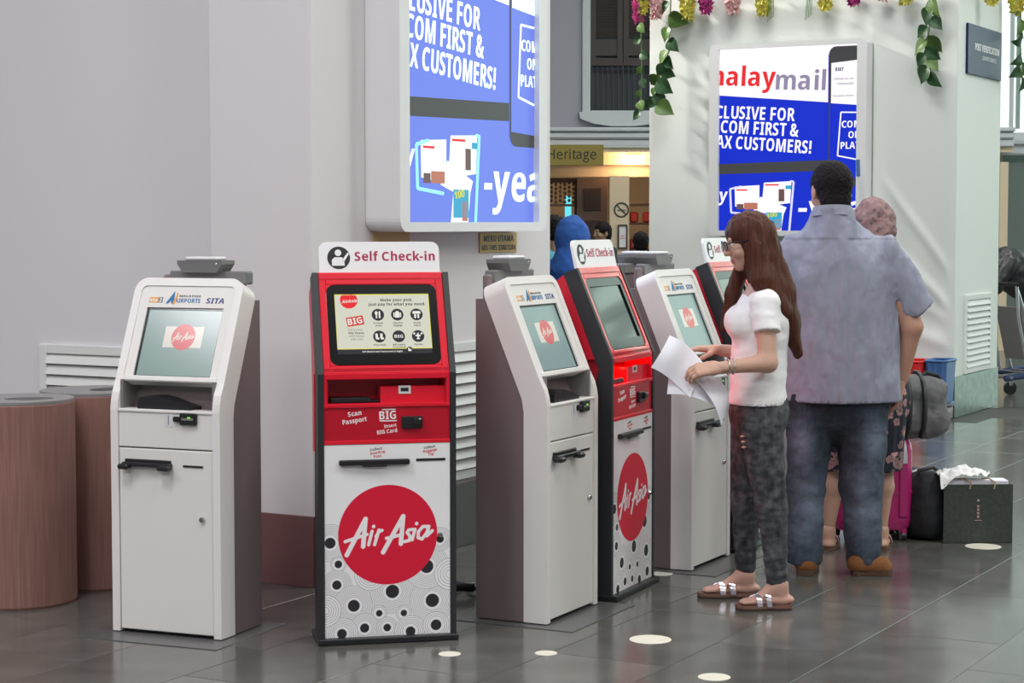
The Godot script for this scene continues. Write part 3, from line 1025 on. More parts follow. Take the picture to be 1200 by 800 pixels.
# ---------------------------------------------------------------- the shops far behind
func shopfront() -> void:
	var Z := -24.0
	var m := mat("facade_grey", rgb8(166, 166, 178), 0.8)
	mat("moulding", rgb8(206, 210, 216), 0.7)
	mat("shop_cream", rgb8(226, 206, 178), 0.7)
	mat("shutter_brown", rgb8(74, 66, 64), 0.7)
	mat("rail_dark", rgb8(60, 64, 72), 0.6)
	mat("wood_dark", rgb8(66, 46, 40), 0.6)
	mat("wood_mid", rgb8(106, 84, 74), 0.6)
	mat("sign_gold", rgb8(150, 132, 62), 0.5)
	mat("goods_red", rgb8(150, 40, 44), 0.6)
	mat("facade_green", rgb8(112, 124, 122), 0.8)
	# upper wall with a window, moulding, the shop below
	var w := MB.new()
	w.box(Vector3(-0.9, 4.45, Z - 0.15), Vector3(3.5, 3.5, 0.3))
	w.box(Vector3(3.55, 4.45, Z - 0.15), Vector3(3.4, 3.5, 0.3))
	w.box(Vector3(1.35, 2.81, Z - 0.15), Vector3(1.0, 0.22, 0.3))
	w.box(Vector3(1.35, 5.4, Z - 0.15), Vector3(1.0, 1.6, 0.3))
	structure("wall_facade", w, m, "grey upper wall of the shop building far behind", "wall")
	var c := MB.new()
	c.box(Vector3(1.6, 2.69, Z + 0.07), Vector3(9.0, 0.05, 0.14), Basis(), 0.01)
	c.box(Vector3(1.6, 2.62, Z + 0.05), Vector3(9.0, 0.09, 0.1), Basis(), 0.02)
	c.box(Vector3(1.6, 2.53, Z + 0.03), Vector3(9.0, 0.09, 0.06), Basis(), 0.01)
	structure("trim_4", c, M.moulding, "pale moulding running above the shop sign", "moulding")
	var win := thing("shutter_window", "tall window with brown louvred shutters above the shop sign", "window", Vector3(1.35, 2.92, Z))
	obj("frame", frame_bars(MB.new(), 0.8, 1.7, 0.1, -0.05, 0.06, 0, 0.85, Transform3D(), 0.01), M.moulding, win)
	obj("sill", MB.new().prism(PackedVector2Array([Vector2(-0.52, -0.1), Vector2(-0.36, -0.16), Vector2(-0.15, -0.19), Vector2(0.15, -0.19), Vector2(0.36, -0.16), Vector2(0.52, -0.1), Vector2(0.54, -0.02), Vector2(-0.54, -0.02)]), 0.0, 0.1), M.moulding, win)
	box("opening", Vector3(0, 0.85, -0.12), Vector3(0.8, 1.7, 0.02), M.rail_dark, win)
	for s in [-1, 1]:
		var sh := obj("shutter", frame_bars(MB.new(), 0.26, 0.92, 0.065, -0.06, -0.03, s * 0.2, 1.1), M.shutter_brown, win)
		box("panel", Vector3(s * 0.2, 0.77, -0.05), Vector3(0.26, 0.2, 0.01), M.shutter_brown, sh)
		var me := MB.new().box(Vector3.ZERO, Vector3(0.26, 0.03, 0.006), Basis(Vector3.RIGHT, 0.6)).mesh()
		for k in 20:
			part("slat", me, M.shutter_brown, sh, Vector3(s * 0.2, 0.92 + k * 0.033, -0.045))
	for k in 13:
		obj("baluster", MB.new().tube([Vector3(-0.38 + k * 0.063, 0.0, 0.02), Vector3(-0.38 + k * 0.063, 0.55, 0.02)], 0.008, 6), M.rail_dark, win)
	box("rail", Vector3(0, 0.56, 0.02), Vector3(0.8, 0.03, 0.03), M.shutter_brown, win)
	# sign
	var s := thing("shop_sign", "gold shop sign with dark lettering above the shop entrance", "sign", Vector3(0.65, 2.38, Z + 0.1))
	box("board", Vector3.ZERO, Vector3(0.92, 0.25, 0.05), M.sign_gold, s, 0.004)
	words("Heritage", 0.115, Transform3D(Basis(), Vector3(-0.21, -0.055, 0.026)), M.print_black, s, -1, 0.58, false)
	# shop: soffit, back and side walls, counter wall
	var shop := MB.new()
	shop.box(Vector3(1.6, 2.45, Z - 0.05), Vector3(9.0, 0.06, 0.1))
	shop.box(Vector3(1.6, 2.38, Z - 0.55), Vector3(9.0, 0.2, 0.1))
	shop.box(Vector3(1.6, 2.47, Z - 0.3), Vector3(9.0, 0.03, 0.5))
	shop.box(Vector3(1.6, 2.29, Z - 2.3), Vector3(9.0, 0.06, 3.4))
	shop.box(Vector3(1.6, 2.2, Z - 0.66), Vector3(9.0, 0.13, 0.1))
	shop.box(Vector3(1.6, 1.15, Z - 4.0), Vector3(9.0, 2.3, 0.1))
	shop.box(Vector3(-2.8, 1.15, Z - 2.0), Vector3(0.1, 2.3, 4.0))
	shop.box(Vector3(6.0, 1.15, Z - 2.0), Vector3(0.1, 2.3, 4.0))
	structure("wall_shop", shop, M.shop_cream, "cream walls and ceiling inside the warm lit shop", "wall")
	structure("pillar_shop", MB.new().box(Vector3(1.32, 1.07, Z - 0.3), Vector3(0.24, 2.13, 0.24)), M.shop_cream, "slim cream pillar at the shop entrance", "pillar")
	var d := thing("carved_door", "dark wooden door with panels beside the cream shop pillar", "door", Vector3(1.0, 0, Z - 0.55))
	box("leaf", Vector3(0, 1.06, 0), Vector3(0.38, 2.12, 0.06), M.wood_mid, d)
	for y in [0.5, 1.05, 1.45, 1.85]:
		box("panel", Vector3(0, y, 0.035), Vector3(0.22, 0.28, 0.02), M.wood_dark, d, 0.008)
	var sc := thing("carved_screen", "pierced carved wooden screen at the left of the shop", "screen", Vector3(0.55, 0, Z - 0.6))
	box("rail", Vector3(0, 2.09, 0), Vector3(0.56, 0.06, 0.05), M.wood_dark, sc)
	for x in [-0.26, 0.26]:
		box("post", Vector3(x, 1.04, 0), Vector3(0.06, 2.06, 0.05), M.wood_dark, sc)
	var lat := MB.new()
	for i in 9:
		for j in 5:
			lat.ball(Vector3(-0.22 + i * 0.055, 1.82 + j * 0.055 + (i % 2) * 0.02, 0), Vector3(0.02, 0.024, 0.015), Basis(), 6, 4)
	lat.box(Vector3(0, 1.78, 0), Vector3(0.5, 0.03, 0.04))
	obj("fretwork", lat, M.wood_mid, sc)
	box("lower_panel", Vector3(0, 0.5, 0), Vector3(0.48, 1.0, 0.03), M.wood_dark, sc)
	var lamp := thing("light_column", "narrow glowing turquoise column in the shop", "lamp", Vector3(0.71, 0, Z - 0.9))
	box("stand", Vector3(0, 0.55, 0), Vector3(0.12, 1.1, 0.12), M.wood_dark, lamp)
	box("tube", Vector3(0, 1.5, 0), Vector3(0.08, 0.8, 0.08), glow("tube_turquoise", Color(0.4, 0.85, 0.9), 1.2), lamp, 0.01)
	# shelves with red goods at the right
	var sh2 := thing("shop_shelf", "dark wooden shelf at the back right of the shop", "shelf", Vector3(1.9, 0, Z - 2.2))
	for x in [-0.4, 0.4]:
		box("side", Vector3(x, 0.9, 0), Vector3(0.04, 1.8, 0.3), M.wood_dark, sh2)
	for y in [0.3, 0.8, 1.2, 1.55, 1.8]:
		box("board", Vector3(0, y, 0), Vector3(0.8, 0.03, 0.3), M.wood_dark, sh2)
	var parcel := MB.new().box(Vector3(0, 0.07, 0), Vector3(0.11, 0.14, 0.12), Basis(), 0.02).mesh()
	var spots := ["left end of the upper shelf", "second from the left on the upper shelf", "third from the left on the upper shelf", "left end of the lower shelf", "second from the left on the lower shelf", "third from the left on the lower shelf"]
	for k in 6:
		var o := part("gift_box", parcel, [M.goods_red, M.print_orange][1 if k == 4 else 0], self, Vector3(1.62 + (k % 3) * 0.17, 1.565 if k < 3 else 1.215, Z - 2.15))
		tag(o, ("orange" if k == 4 else "red") + " box in the shop, " + spots[k], "box", "boxes on the shop shelf")
	# signs on the slim pillar
	var ns := thing("no_smoking_sign", "round no smoking sign on the cream shop pillar", "sign", Vector3(1.345, 1.72, Z - 0.178))
	obj("ring", MB.new().tube(ring_points(0.085, 0.004), 0.009, 6, true), M.print_black, ns)
	obj("bar", MB.new().tube([Vector3(-0.06, 0.06, 0.004), Vector3(0.06, -0.06, 0.004)], 0.007, 6), M.print_black, ns)
	obj("cigarette", MB.new().box(Vector3(0, -0.005, 0.003), Vector3(0.1, 0.018, 0.006)), M.print_grey, ns)
	var fn := thing("framed_notice", "small dark framed notice below the no smoking sign", "notice", Vector3(1.36, 1.39, Z - 0.17))
	obj("frame", frame_bars(MB.new(), 0.085, 0.26, 0.018, 0.0, 0.02), M.wood_dark, fn)
	box("sheet", Vector3(0, 0, 0.004), Vector3(0.085, 0.26, 0.006), M.print_white, fn)
	words("NO", 0.02, Transform3D(Basis(), Vector3(0, 0.0, 0.0075)), M.print_red, fn)
	words("ENTRY", 0.016, Transform3D(Basis(), Vector3(0, -0.03, 0.0075)), M.print_red, fn, 0, 0.06)
	# warm lamps
	for q in [[Vector3(1.5, 2.455, Z - 0.3), "round warm lamp under the shop soffit"], [Vector3(1.52, 2.24, Z - 1.2), "small warm lamp further inside the shop"], [Vector3(0.6, 2.24, Z - 1.6), "warm lamp over the carved screen in the shop"]]:
		var t := thing("shop_lamp", q[1], "lamp", q[0])
		obj("rim", MB.new().lathe([Vector2(0.0, 0.0), Vector2(0.12, 0.0), Vector2(0.12, -0.02), Vector2(0.1, -0.025)], 20), M.moulding, t)
		obj("bowl", MB.new().ball(Vector3(0, -0.025, 0), Vector3(0.1, 0.05, 0.1)), glow("lamp_warm", Color(1.0, 0.72, 0.35), 3.0) if not M.has("lamp_warm") else M.lamp_warm, t)
		var l := OmniLight3D.new()
		l.name = "glow"
		t.add_child(l)
		l.position = Vector3(0, -0.12, 0)
		l.light_color = Color(1.0, 0.84, 0.64)
		l.light_energy = 0.38
		l.light_size = 0.08
		l.omni_range = 30
		l.shadow_enabled = true
	# building at the far right
	var rb := MB.new()
	rb.box(Vector3(6.6, 1.15, Z - 0.4), Vector3(1.6, 2.3, 0.2))
	rb.box(Vector3(6.6, 5.4, Z - 0.4), Vector3(1.6, 1.6, 0.2))
	rb.box(Vector3(5.75, 3.6, Z - 0.4), Vector3(0.3, 2.2, 0.2))
	rb.box(Vector3(7.3, 3.6, Z - 0.4), Vector3(0.3, 2.2, 0.2))
	rb.box(Vector3(6.4, 1.3, Z - 1.3), Vector3(2.6, 2.6, 0.1))
	structure("wall_far_right", rb, M.facade_green, "grey green wall of the building at the far right", "wall")
	var mo := MB.new()
	mo.box(Vector3(6.6, 2.55, Z - 0.25), Vector3(1.7, 0.06, 0.2), Basis(), 0.01)
	mo.box(Vector3(6.6, 2.46, Z - 0.28), Vector3(1.66, 0.14, 0.14), Basis(), 0.02)
	structure("trim_5", mo, M.moulding, "white moulding under the window at the far right", "moulding")
	var fw := thing("far_window", "white framed window with open shutters at the far right edge", "window", Vector3(6.5, 2.62, Z - 0.32))
	obj("frame", frame_bars(MB.new(), 1.0, 1.8, 0.1, 0.0, 0.06, 0, 0.95), M.moulding, fw)
	var gl := mat("pane_glass", Color(0.9, 1.0, 0.96, 0.25), 0.05)
	gl.transparency = BaseMaterial3D.TRANSPARENCY_ALPHA
	box("pane", Vector3(0, 0.95, 0.0), Vector3(1.0, 1.8, 0.01), gl, fw)
	for x in [-0.35, -0.15, 0.05, 0.25]:
		box("mullion", Vector3(x, 0.95, 0.02), Vector3(0.045, 1.8, 0.04), M.moulding, fw)
	box("shutter", Vector3(-0.25, 0.9, -0.06), Vector3(0.05, 1.6, 0.03), M.rail_dark, fw)

func ring_points(r: float, z: float, n := 24, sx := 1.0) -> Array:
	var p := []
	for k in n:
		p.append(Vector3(cos(TAU * k / n) * r * sx, sin(TAU * k / n) * r, z))
	return p

# ---------------------------------------------------------------- kiosks; local axes: x along the front, y up, front face at z = 0, back at -z
const TILT := 22.5

func screen_picture(id: String, ground: Color, card: Color, disc: Color, e: float) -> StandardMaterial3D:
	# what the touch screens show: a pale card with the round red logo on a plain ground
	var im := Image.create(340, 276, false, Image.FORMAT_RGB8)
	im.fill(ground)
	var ppm := 1000.0
	var cw := 170
	var chh := 84
	im.fill_rect(Rect2i(96, 72, cw, chh), card)
	brush_logo(im, ppm, Vector2(0.096 + cw / 2000.0, 0.276 - 0.072 - chh / 2000.0), 0.052, disc, card)
	var m := mat(id, Color(0.03, 0.03, 0.03), 0.16, 0.0, 0.5)
	m.emission_enabled = true
	m.emission = Color.BLACK
	m.emission_operator = BaseMaterial3D.EMISSION_OP_ADD
	m.emission_texture = picture(im)
	m.emission_energy_multiplier = e
	return m

func white_kiosk(label: String, at: Vector3, turn: float, scr: Material) -> Node3D:
	var W := 0.475
	var t := thing("self_service_kiosk", label, "kiosk", at, turn, "white self-service kiosks")
	var tl := Transform3D(Basis(Vector3.RIGHT, deg_to_rad(-TILT)), Vector3(0, 0.955, -0.035))
	# white shell: cheeks, then an arch with round top corners leaning back
	var sh := MB.new()
	var prof := PackedVector2Array([Vector2(0, 0.004), Vector2(0, 0.85), Vector2(-0.004, 0.88), Vector2(-0.013, 0.912), Vector2(-0.035, 0.9555), Vector2(-0.127, 0.917), Vector2(-0.108, 0.87), Vector2(-0.1, 0.82), Vector2(-0.1, 0.004)])
	var side := Basis(Vector3(0, 0, 1), Vector3(0, 1, 0), Vector3(-1, 0, 0))
	for s in [-1, 1]:
		sh.prism(prof, -0.016, 0.016, Transform3D(side, Vector3(s * (W / 2 - 0.016), 0, 0)))
	var arch := PackedVector2Array()
	arch.append(Vector2(-W / 2, 0))
	for k in 9:
		var a := PI - PI / 2 * k / 8
		arch.append(Vector2(-W / 2 + 0.055 + cos(a) * 0.055, 0.417 - 0.055 + sin(a) * 0.055))
	for k in 9:
		var a := PI / 2 - PI / 2 * k / 8
		arch.append(Vector2(W / 2 - 0.055 + cos(a) * 0.055, 0.417 - 0.055 + sin(a) * 0.055))
	arch.append(Vector2(W / 2, 0))
	arch.append(Vector2(W / 2 - 0.032, 0))
	for k in 6:
		var a := PI / 2 * k / 5
		arch.append(Vector2(W / 2 - 0.032 - 0.024 + cos(a) * 0.024, 0.385 - 0.024 + sin(a) * 0.024))
	for k in 6:
		var a := PI / 2 + PI / 2 * k / 5
		arch.append(Vector2(-W / 2 + 0.032 + 0.024 + cos(a) * 0.024, 0.385 - 0.024 + sin(a) * 0.024))
	arch.append(Vector2(-W / 2 + 0.032, 0))
	sh.smooth(20).prism(arch, -0.1, 0.0, tl).flat()
	var arch_part := MB.new().prism(arch, -0.1, 0.0, tl)
	sh = MB.new()
	for s in [-1, 1]:
		sh.prism(prof, -0.016, 0.016, Transform3D(side, Vector3(s * (W / 2 - 0.016), 0, 0)))
	obj("shell_leg", sh, M.shell_white, t)
	obj("shell_arch", arch_part, M.shell_white, t)
	# upper fascia with the screen opening, a little behind the arch
	var fa := MB.new()
	fa.box(tl * Vector3(0, 0.342, -0.03), Vector3(0.412, 0.088, 0.05), tl.basis)
	fa.box(tl * Vector3(-0.187, 0.16, -0.03), Vector3(0.038, 0.276, 0.05), tl.basis)
	fa.box(tl * Vector3(0.187, 0.16, -0.03), Vector3(0.038, 0.276, 0.05), tl.basis)
	fa.box(tl * Vector3(0, 0.011, -0.025), Vector3(0.412, 0.022, 0.06), tl.basis, 0.004)
	var fas := obj("fascia", fa, M.panel_white, t)
	var px := func(x: float, y: float, z := -0.0045) -> Transform3D: return Transform3D(tl.basis, tl * Vector3(x, y, z))
	box("badge", tl * Vector3(-0.145, 0.328, -0.0045), Vector3(0.04, 0.022, 0.001), M.print_orange, fas, 0, tl.basis)
	box("badge", tl * Vector3(-0.115, 0.328, -0.0045), Vector3(0.019, 0.022, 0.001), M.print_grey, fas, 0, tl.basis)
	words("klia", 0.012, px.call(-0.145, 0.321, -0.0038), M.print_white, fas, 0, 0.032)
	words("2", 0.015, px.call(-0.115, 0.32, -0.0038), M.print_white, fas)
	obj("logo_sail", MB.new().prism(PackedVector2Array([Vector2(-0.09, 0.314), Vector2(-0.058, 0.365), Vector2(-0.055, 0.33), Vector2(-0.05, 0.314), Vector2(-0.066, 0.314), Vector2(-0.068, 0.326), Vector2(-0.078, 0.314)]), -0.0048, -0.004, tl), M.print_blue, fas)
	obj("logo_swoosh", MB.new().prism(PackedVector2Array([Vector2(-0.06, 0.312), Vector2(-0.045, 0.362), Vector2(-0.04, 0.35), Vector2(-0.05, 0.31)]), -0.0042, -0.0034, tl), M.print_orange, fas)
	words("MALAYSIA", 0.008, px.call(-0.036, 0.341), M.print_black, fas, -1, 0.095, true, 0.15)
	words("AIRPORTS", 0.017, px.call(-0.052, 0.318), M.print_blue, fas, -1, 0.112)
	words("SITA", 0.021, px.call(0.085, 0.317), M.print_navy, fas, -1, 0.078, true, 0.15)
	# touch screen behind the opening
	var scp := part("touch_screen", print_sheet(0.336, 0.276), scr, t)
	scp.transform = Transform3D(tl.basis, tl * Vector3(0, 0.16, -0.016))
	obj("screen_rim", frame_bars(MB.new(), 0.324, 0.264, 0.006, -0.02, -0.012, 0, 0.16, tl), M.bezel_black, t)
	# bay with the passport scanner
	var bay := MB.new()
	bay.box(Vector3(0, 0.9, -0.155), Vector3(0.411, 0.13, 0.01))
	bay.box(Vector3(0, 0.845, -0.085), Vector3(0.411, 0.01, 0.15))
	for s in [-1, 1]:
		bay.box(Vector3(s * 0.2, 0.9, -0.09), Vector3(0.011, 0.12, 0.14))
	obj("scanner_bay", bay, M.bay_grey, t)
	var scan := MB.new()
	scan.prism(PackedVector2Array([Vector2(-0.13, 0.85), Vector2(-0.13, 0.882), Vector2(-0.115, 0.896), Vector2(-0.06, 0.9), Vector2(-0.01, 0.892), Vector2(0.1, 0.862), Vector2(0.1, 0.85)]), -0.12, -0.02)
	obj("passport_scanner", scan, M.black_plastic, t)
	# panel with the card reader
	obj("reader_panel", MB.new().box(Vector3(0, 0.779, -0.02), Vector3(0.411, 0.142, 0.03), Basis(), 0.003).box(Vector3(0, 0.846, -0.03), Vector3(0.411, 0.012, 0.06), Basis(), 0.003), M.panel_white, t)
	var cr := obj("card_reader", MB.new().box(Vector3(0.105, 0.822, 0.0), Vector3(0.07, 0.044, 0.02), Basis(), 0.003).box(Vector3(0.055, 0.82, 0.0), Vector3(0.028, 0.02, 0.02), Basis(), 0.003), M.black_plastic, t)
	obj("card_slot", MB.new().box(Vector3(0.105, 0.822, 0.0105), Vector3(0.05, 0.008, 0.002)), M.bay_grey, cr)
	box("indicator", Vector3(0.112, 0.828, 0.0105), Vector3(0.012, 0.005, 0.002), M.led_green, cr)
	box("instruction_label", Vector3(0.015, 0.815, -0.0045), Vector3(0.042, 0.052, 0.0015), M.cap_white, t)
	box("label_line", Vector3(0.015, 0.815, -0.0036), Vector3(0.004, 0.036, 0.001), M.print_grey, t)
	# service door
	var door := obj("service_door", MB.new().box(Vector3(0, 0.358, -0.02), Vector3(0.407, 0.69, 0.03), Basis(), 0.003), M.panel_white, t)
	obj("lock", MB.new().lathe([Vector2(0.0, 0.012), Vector2(0.009, 0.012), Vector2(0.011, 0.006), Vector2(0.011, 0.0)], 14, Transform3D(Basis(Vector3.RIGHT, PI / 2), Vector3(0.158, 0.448, -0.006))), M.lock_chrome, door)
	var tray := MB.new()
	tray.box(Vector3(-0.075, 0.644, 0.006), Vector3(0.21, 0.016, 0.03), Basis(), 0.004)
	tray.box(Vector3(-0.075, 0.656, -0.002), Vector3(0.2, 0.014, 0.014), Basis(), 0.003)
	tray.box(Vector3(-0.165, 0.636, 0.02), Vector3(0.045, 0.02, 0.04), Basis(), 0.006)
	tray.box(Vector3(0.01, 0.636, 0.02), Vector3(0.05, 0.02, 0.04), Basis(), 0.006)
	obj("boarding_pass_tray", tray, M.black_plastic, door)
	obj("receipt_slot", MB.new().box(Vector3(0.12, 0.645, -0.004), Vector3(0.085, 0.007, 0.005)), M.black_plastic, door)
	obj("foot_gap", MB.new().box(Vector3(0, 0.011, -0.05), Vector3(0.405, 0.014, 0.05)), M.black_plastic, t)
	# grey body behind, bracket on top
	obj("body", MB.new().prism(PackedVector2Array([Vector2(-0.095, 0.004), Vector2(-0.095, 0.82), Vector2(-0.103, 0.875), Vector2(-0.123, 0.925), Vector2(-0.262, 1.255), Vector2(-0.31, 1.255), Vector2(-0.31, 0.004)]), -0.234, 0.234, Transform3D(side, Vector3.ZERO)), M.body_grey, t)
	obj("back_cover", MB.new().box(Vector3(0, 1.27, -0.296), Vector3(0.36, 0.16, 0.03), Basis(), 0.008), M.body_grey, t)
	var br := MB.new()
	br.box(Vector3(0.03, 1.34, -0.295), Vector3(0.345, 0.05, 0.05), Basis(), 0.006)
	br.prism(PackedVector2Array([Vector2(-0.065, 1.36), Vector2(0.085, 1.36), Vector2(0.108, 1.392), Vector2(0.108, 1.406), Vector2(-0.088, 1.406), Vector2(-0.088, 1.392)]), -0.34, -0.24)
	var brk := obj("mounting_bracket", br, M.bracket_grey, t)
	obj("bolt", MB.new().ball(Vector3(0.086, 1.392, -0.24), Vector3(0.006, 0.006, 0.004)), M.lock_chrome, brk)
	obj("antenna_cap", MB.new().box(Vector3(0.01, 1.413, -0.29), Vector3(0.14, 0.014, 0.08), Basis(), 0.005), M.cap_white, t)
	return t

func red_door_print() -> StandardMaterial3D:
	# the door's film: red disc with brush lettering over black dots in rings
	var w := 0.471
	var h := 0.724
	var ppm := 1000.0
	var im := Image.create(int(w * ppm), int(h * ppm), false, Image.FORMAT_RGB8)
	im.fill(rgb8(236, 234, 236))
	var line := rgb8(160, 158, 162)
	var dots := [[0.02, 0.362, 0.02, 0.07, 7], [0.05, 0.282, 0.014, 0.03, 2], [0.044, 0.205, 0.017, 0.056, 6], [0.107, 0.125, 0.022, 0.076, 8], [0.252, 0.173, 0.025, 0.083, 8], [0.403, 0.133, 0.025, 0.085, 8], [0.382, 0.262, 0.025, 0.085, 8], [0.433, 0.363, 0.014, 0.045, 4], [0.202, 0.093, 0.012, 0.03, 2], [0.295, 0.09, 0.012, 0.03, 2], [0.147, 0.04, 0.017, 0.055, 5], [0.232, 0.038, 0.014, 0.04, 3], [0.062, 0.022, 0.018, 0.06, 5], [0.32, 0.02, 0.018, 0.06, 5], [0.417, 0.04, 0.02, 0.05, 3], [0.0, 0.11, 0.0, 0.06, 6], [0.17, 0.24, 0.0, 0.06, 6], [0.471, 0.23, 0.0, 0.06, 5]]
	for pass_ in 2:
		for q in dots:
			var c := Vector2(q[0], q[1])
			if pass_ == 0:
				ink(im, ppm, c, q[3], rgb8(238, 236, 238))
				for k in q[4]:
					var rr: float = lerpf(q[3], q[2] + 0.006, float(k) / q[4])
					ink(im, ppm, c, rr, line, rr - 0.0016)
			elif q[2] > 0.0:
				ink(im, ppm, c, q[2] * 1.18, rgb8(238, 236, 238))
				ink(im, ppm, c, q[2], rgb8(42, 41, 46))
	brush_logo(im, ppm, Vector2(0.236, 0.386), 0.186, rgb8(216, 16, 54), rgb8(240, 236, 238))
	var m := mat("door_print", Color(1, 1, 1), 0.42)
	m.albedo_texture = picture(im)
	return m

func red_kiosk(label: String, at: Vector3, turn: float) -> Node3D:
	var W := 0.515
	var P := 0.471
	var t := thing("check_in_kiosk", label, "kiosk", at, turn, "red check-in kiosks")
	var T := 23.0
	var tl := Transform3D(Basis(Vector3.RIGHT, deg_to_rad(-T)), Vector3(0, 1.0, 0))
	var side := Basis(Vector3(0, 0, 1), Vector3(0, 1, 0), Vector3(-1, 0, 0))
	var L := 0.4
	var top := tl * Vector3(0, L, 0)
	var bk := tl * Vector3(0, L, -0.06)
	var bk0 := tl * Vector3(0, 0, -0.06)
	var rd := tl * Vector3(0, L - 0.01, -0.14)
	# black frame: thin cheeks in the profile of the kiosk, red housing behind, black lower body
	for s in [-1, 1]:
		obj("side_frame", MB.new().prism(PackedVector2Array([Vector2(0.004, 0.006), Vector2(0.004, 1.0), Vector2(top.z + 0.004, top.y), Vector2(bk.z, bk.y), Vector2(bk0.z, bk0.y - 0.02), Vector2(-0.065, 0.9), Vector2(-0.065, 0.006)]), -0.011, 0.011, Transform3D(side, Vector3(s * (W / 2 - 0.011), 0, 0))), M.black_trim, t)
	obj("housing", MB.new().prism(PackedVector2Array([Vector2(-0.137, 0.7), Vector2(-0.137, 0.992), Vector2(-0.064, 0.994), Vector2(bk.z, bk.y - 0.004), Vector2(rd.z + 0.025, rd.y), Vector2(rd.z + 0.005, rd.y - 0.012), Vector2(rd.z - 0.004, rd.y - 0.04), Vector2(-0.215, 1.06), Vector2(-0.19, 0.9), Vector2(-0.19, 0.7)]), -W / 2 + 0.004, W / 2 - 0.004, Transform3D(side, Vector3.ZERO)), M.red_body, t)
	obj("lower_body", MB.new().box(Vector3(0, 0.352, -0.105), Vector3(W - 0.02, 0.696, 0.17), Basis(), 0.004), M.black_trim, t)
	obj("plinth", MB.new().box(Vector3(0, 0.012, -0.08), Vector3(W + 0.01, 0.024, 0.22), Basis(), 0.004), M.black_plastic, t)
	# door with its printed film, slots, lock
	var door := obj("door", MB.new().box(Vector3(0, 0.377, -0.01), Vector3(P, 0.726, 0.02), Basis(), 0.002), M.print_white, t)
	var film := part("printed_film", print_sheet(0.469, 0.722), M.door_print, door)
	film.position = Vector3(0, 0.377, 0.0006)
	obj("lock", MB.new().lathe([Vector2(0.0, 0.012), Vector2(0.008, 0.012), Vector2(0.011, 0.004), Vector2(0.011, 0.0)], 14, Transform3D(Basis(Vector3.RIGHT, PI / 2), Vector3(0.197, 0.393, 0.0))), M.lock_chrome, door)
	obj("boarding_pass_slot", MB.new().box(Vector3(-0.05, 0.673, 0.008), Vector3(0.262, 0.02, 0.026), Basis(), 0.004).box(Vector3(-0.05, 0.662, 0.012), Vector3(0.09, 0.01, 0.02), Basis(), 0.003), M.black_plastic, door)
	obj("baggage_tag_slot", MB.new().box(Vector3(0.162, 0.677, 0.001), Vector3(0.11, 0.009, 0.004)), M.black_plastic, door)
	var face := func(x: float, y: float, z := 0.0008) -> Transform3D: return Transform3D(Basis(), Vector3(x, y, z))
	words("Collect", 0.009, face.call(-0.042, 0.716), M.print_black, door, 0, 0.046, true, 0, 8)
	words("Boarding", 0.009, face.call(-0.036, 0.703), M.print_red, door, 0, 0.055, true, 0, 8)
	words("Pass", 0.009, face.call(-0.036, 0.69), M.print_red, door, 0, 0.028, true, 0, 8)
	words("Collect", 0.009, face.call(0.158, 0.719), M.print_black, door, 0, 0.042, true, 0, 8)
	words("Baggage", 0.009, face.call(0.16, 0.706), M.print_red, door, 0, 0.052, true, 0, 8)
	words("Tag", 0.009, face.call(0.163, 0.693), M.print_red, door, 0, 0.02, true, 0, 8)
	# red panel with bay
	var rp := MB.new()
	rp.box(Vector3(0, 0.746, -0.008), Vector3(P, 0.014, 0.022), Basis(), 0.002)
	rp.box(Vector3(0, 0.882, -0.008), Vector3(P, 0.014, 0.022), Basis(), 0.002)
	rp.box(Vector3(0, 0.99, -0.01), Vector3(P, 0.022, 0.022), Basis(), 0.002)
	for s in [-1, 1]:
		rp.box(Vector3(s * (P / 2 - 0.006), 0.93, -0.01), Vector3(0.012, 0.12, 0.022), Basis(), 0.002)
	obj("red_frame", rp, M.red_gloss, t)
	var low := obj("reader_panel", MB.new().box(Vector3(0, 0.814, -0.012), Vector3(P - 0.002, 0.128, 0.018)), M.red_dark, t)
	words("Scan", 0.017, face.call(-0.12, 0.845, -0.0028), M.print_white, low, 0, 0.05, true, 0, 8)
	words("Passport", 0.017, face.call(-0.12, 0.818, -0.0028), M.print_white, low, 0, 0.09, true, 0, 8)
	words("BIG", 0.03, face.call(0.002, 0.83, -0.0028), M.print_white, low, 0, 0.062, true, 0, 2)
	box("underline", Vector3(0.004, 0.824, -0.0026), Vector3(0.064, 0.004, 0.001), M.print_white, low)
	box("overline", Vector3(0.006, 0.866, -0.0026), Vector3(0.05, 0.004, 0.001), M.print_white, low)
	words("Insert", 0.012, face.call(0.012, 0.8, -0.0028), M.print_white, low, 0, 0.046, true, 0, 6)
	words("BIG Card", 0.014, face.call(0.0, 0.778, -0.0028), M.print_white, low, 0, 0.075, true, 0, 6)
	var cr := obj("card_reader", MB.new().box(Vector3(0.092, 0.817, 0.0), Vector3(0.078, 0.046, 0.02), Basis(), 0.004).box(Vector3(0.112, 0.822, 0.012), Vector3(0.034, 0.026, 0.02), Basis(), 0.005), M.black_plastic, t)
	box("indicator", Vector3(0.118, 0.831, 0.0225), Vector3(0.006, 0.005, 0.002), M.cap_white, cr)
	var bay := MB.new()
	bay.box(Vector3(0, 0.935, -0.13), Vector3(P - 0.02, 0.11, 0.01))
	bay.box(Vector3(0, 0.885, -0.07), Vector3(P - 0.02, 0.01, 0.12))
	bay.box(Vector3(0, 0.984, -0.07), Vector3(P - 0.02, 0.01, 0.12))
	for s in [-1, 1]:
		bay.box(Vector3(s * (P / 2 - 0.012), 0.935, -0.07), Vector3(0.01, 0.1, 0.12))
	obj("scanner_bay", bay, M.red_body, t)
	var blk := obj("scanner_block", MB.new().box(Vector3(0.1, 0.919, -0.07), Vector3(0.245, 0.062, 0.1), Basis(), 0.002), M.red_gloss, t)
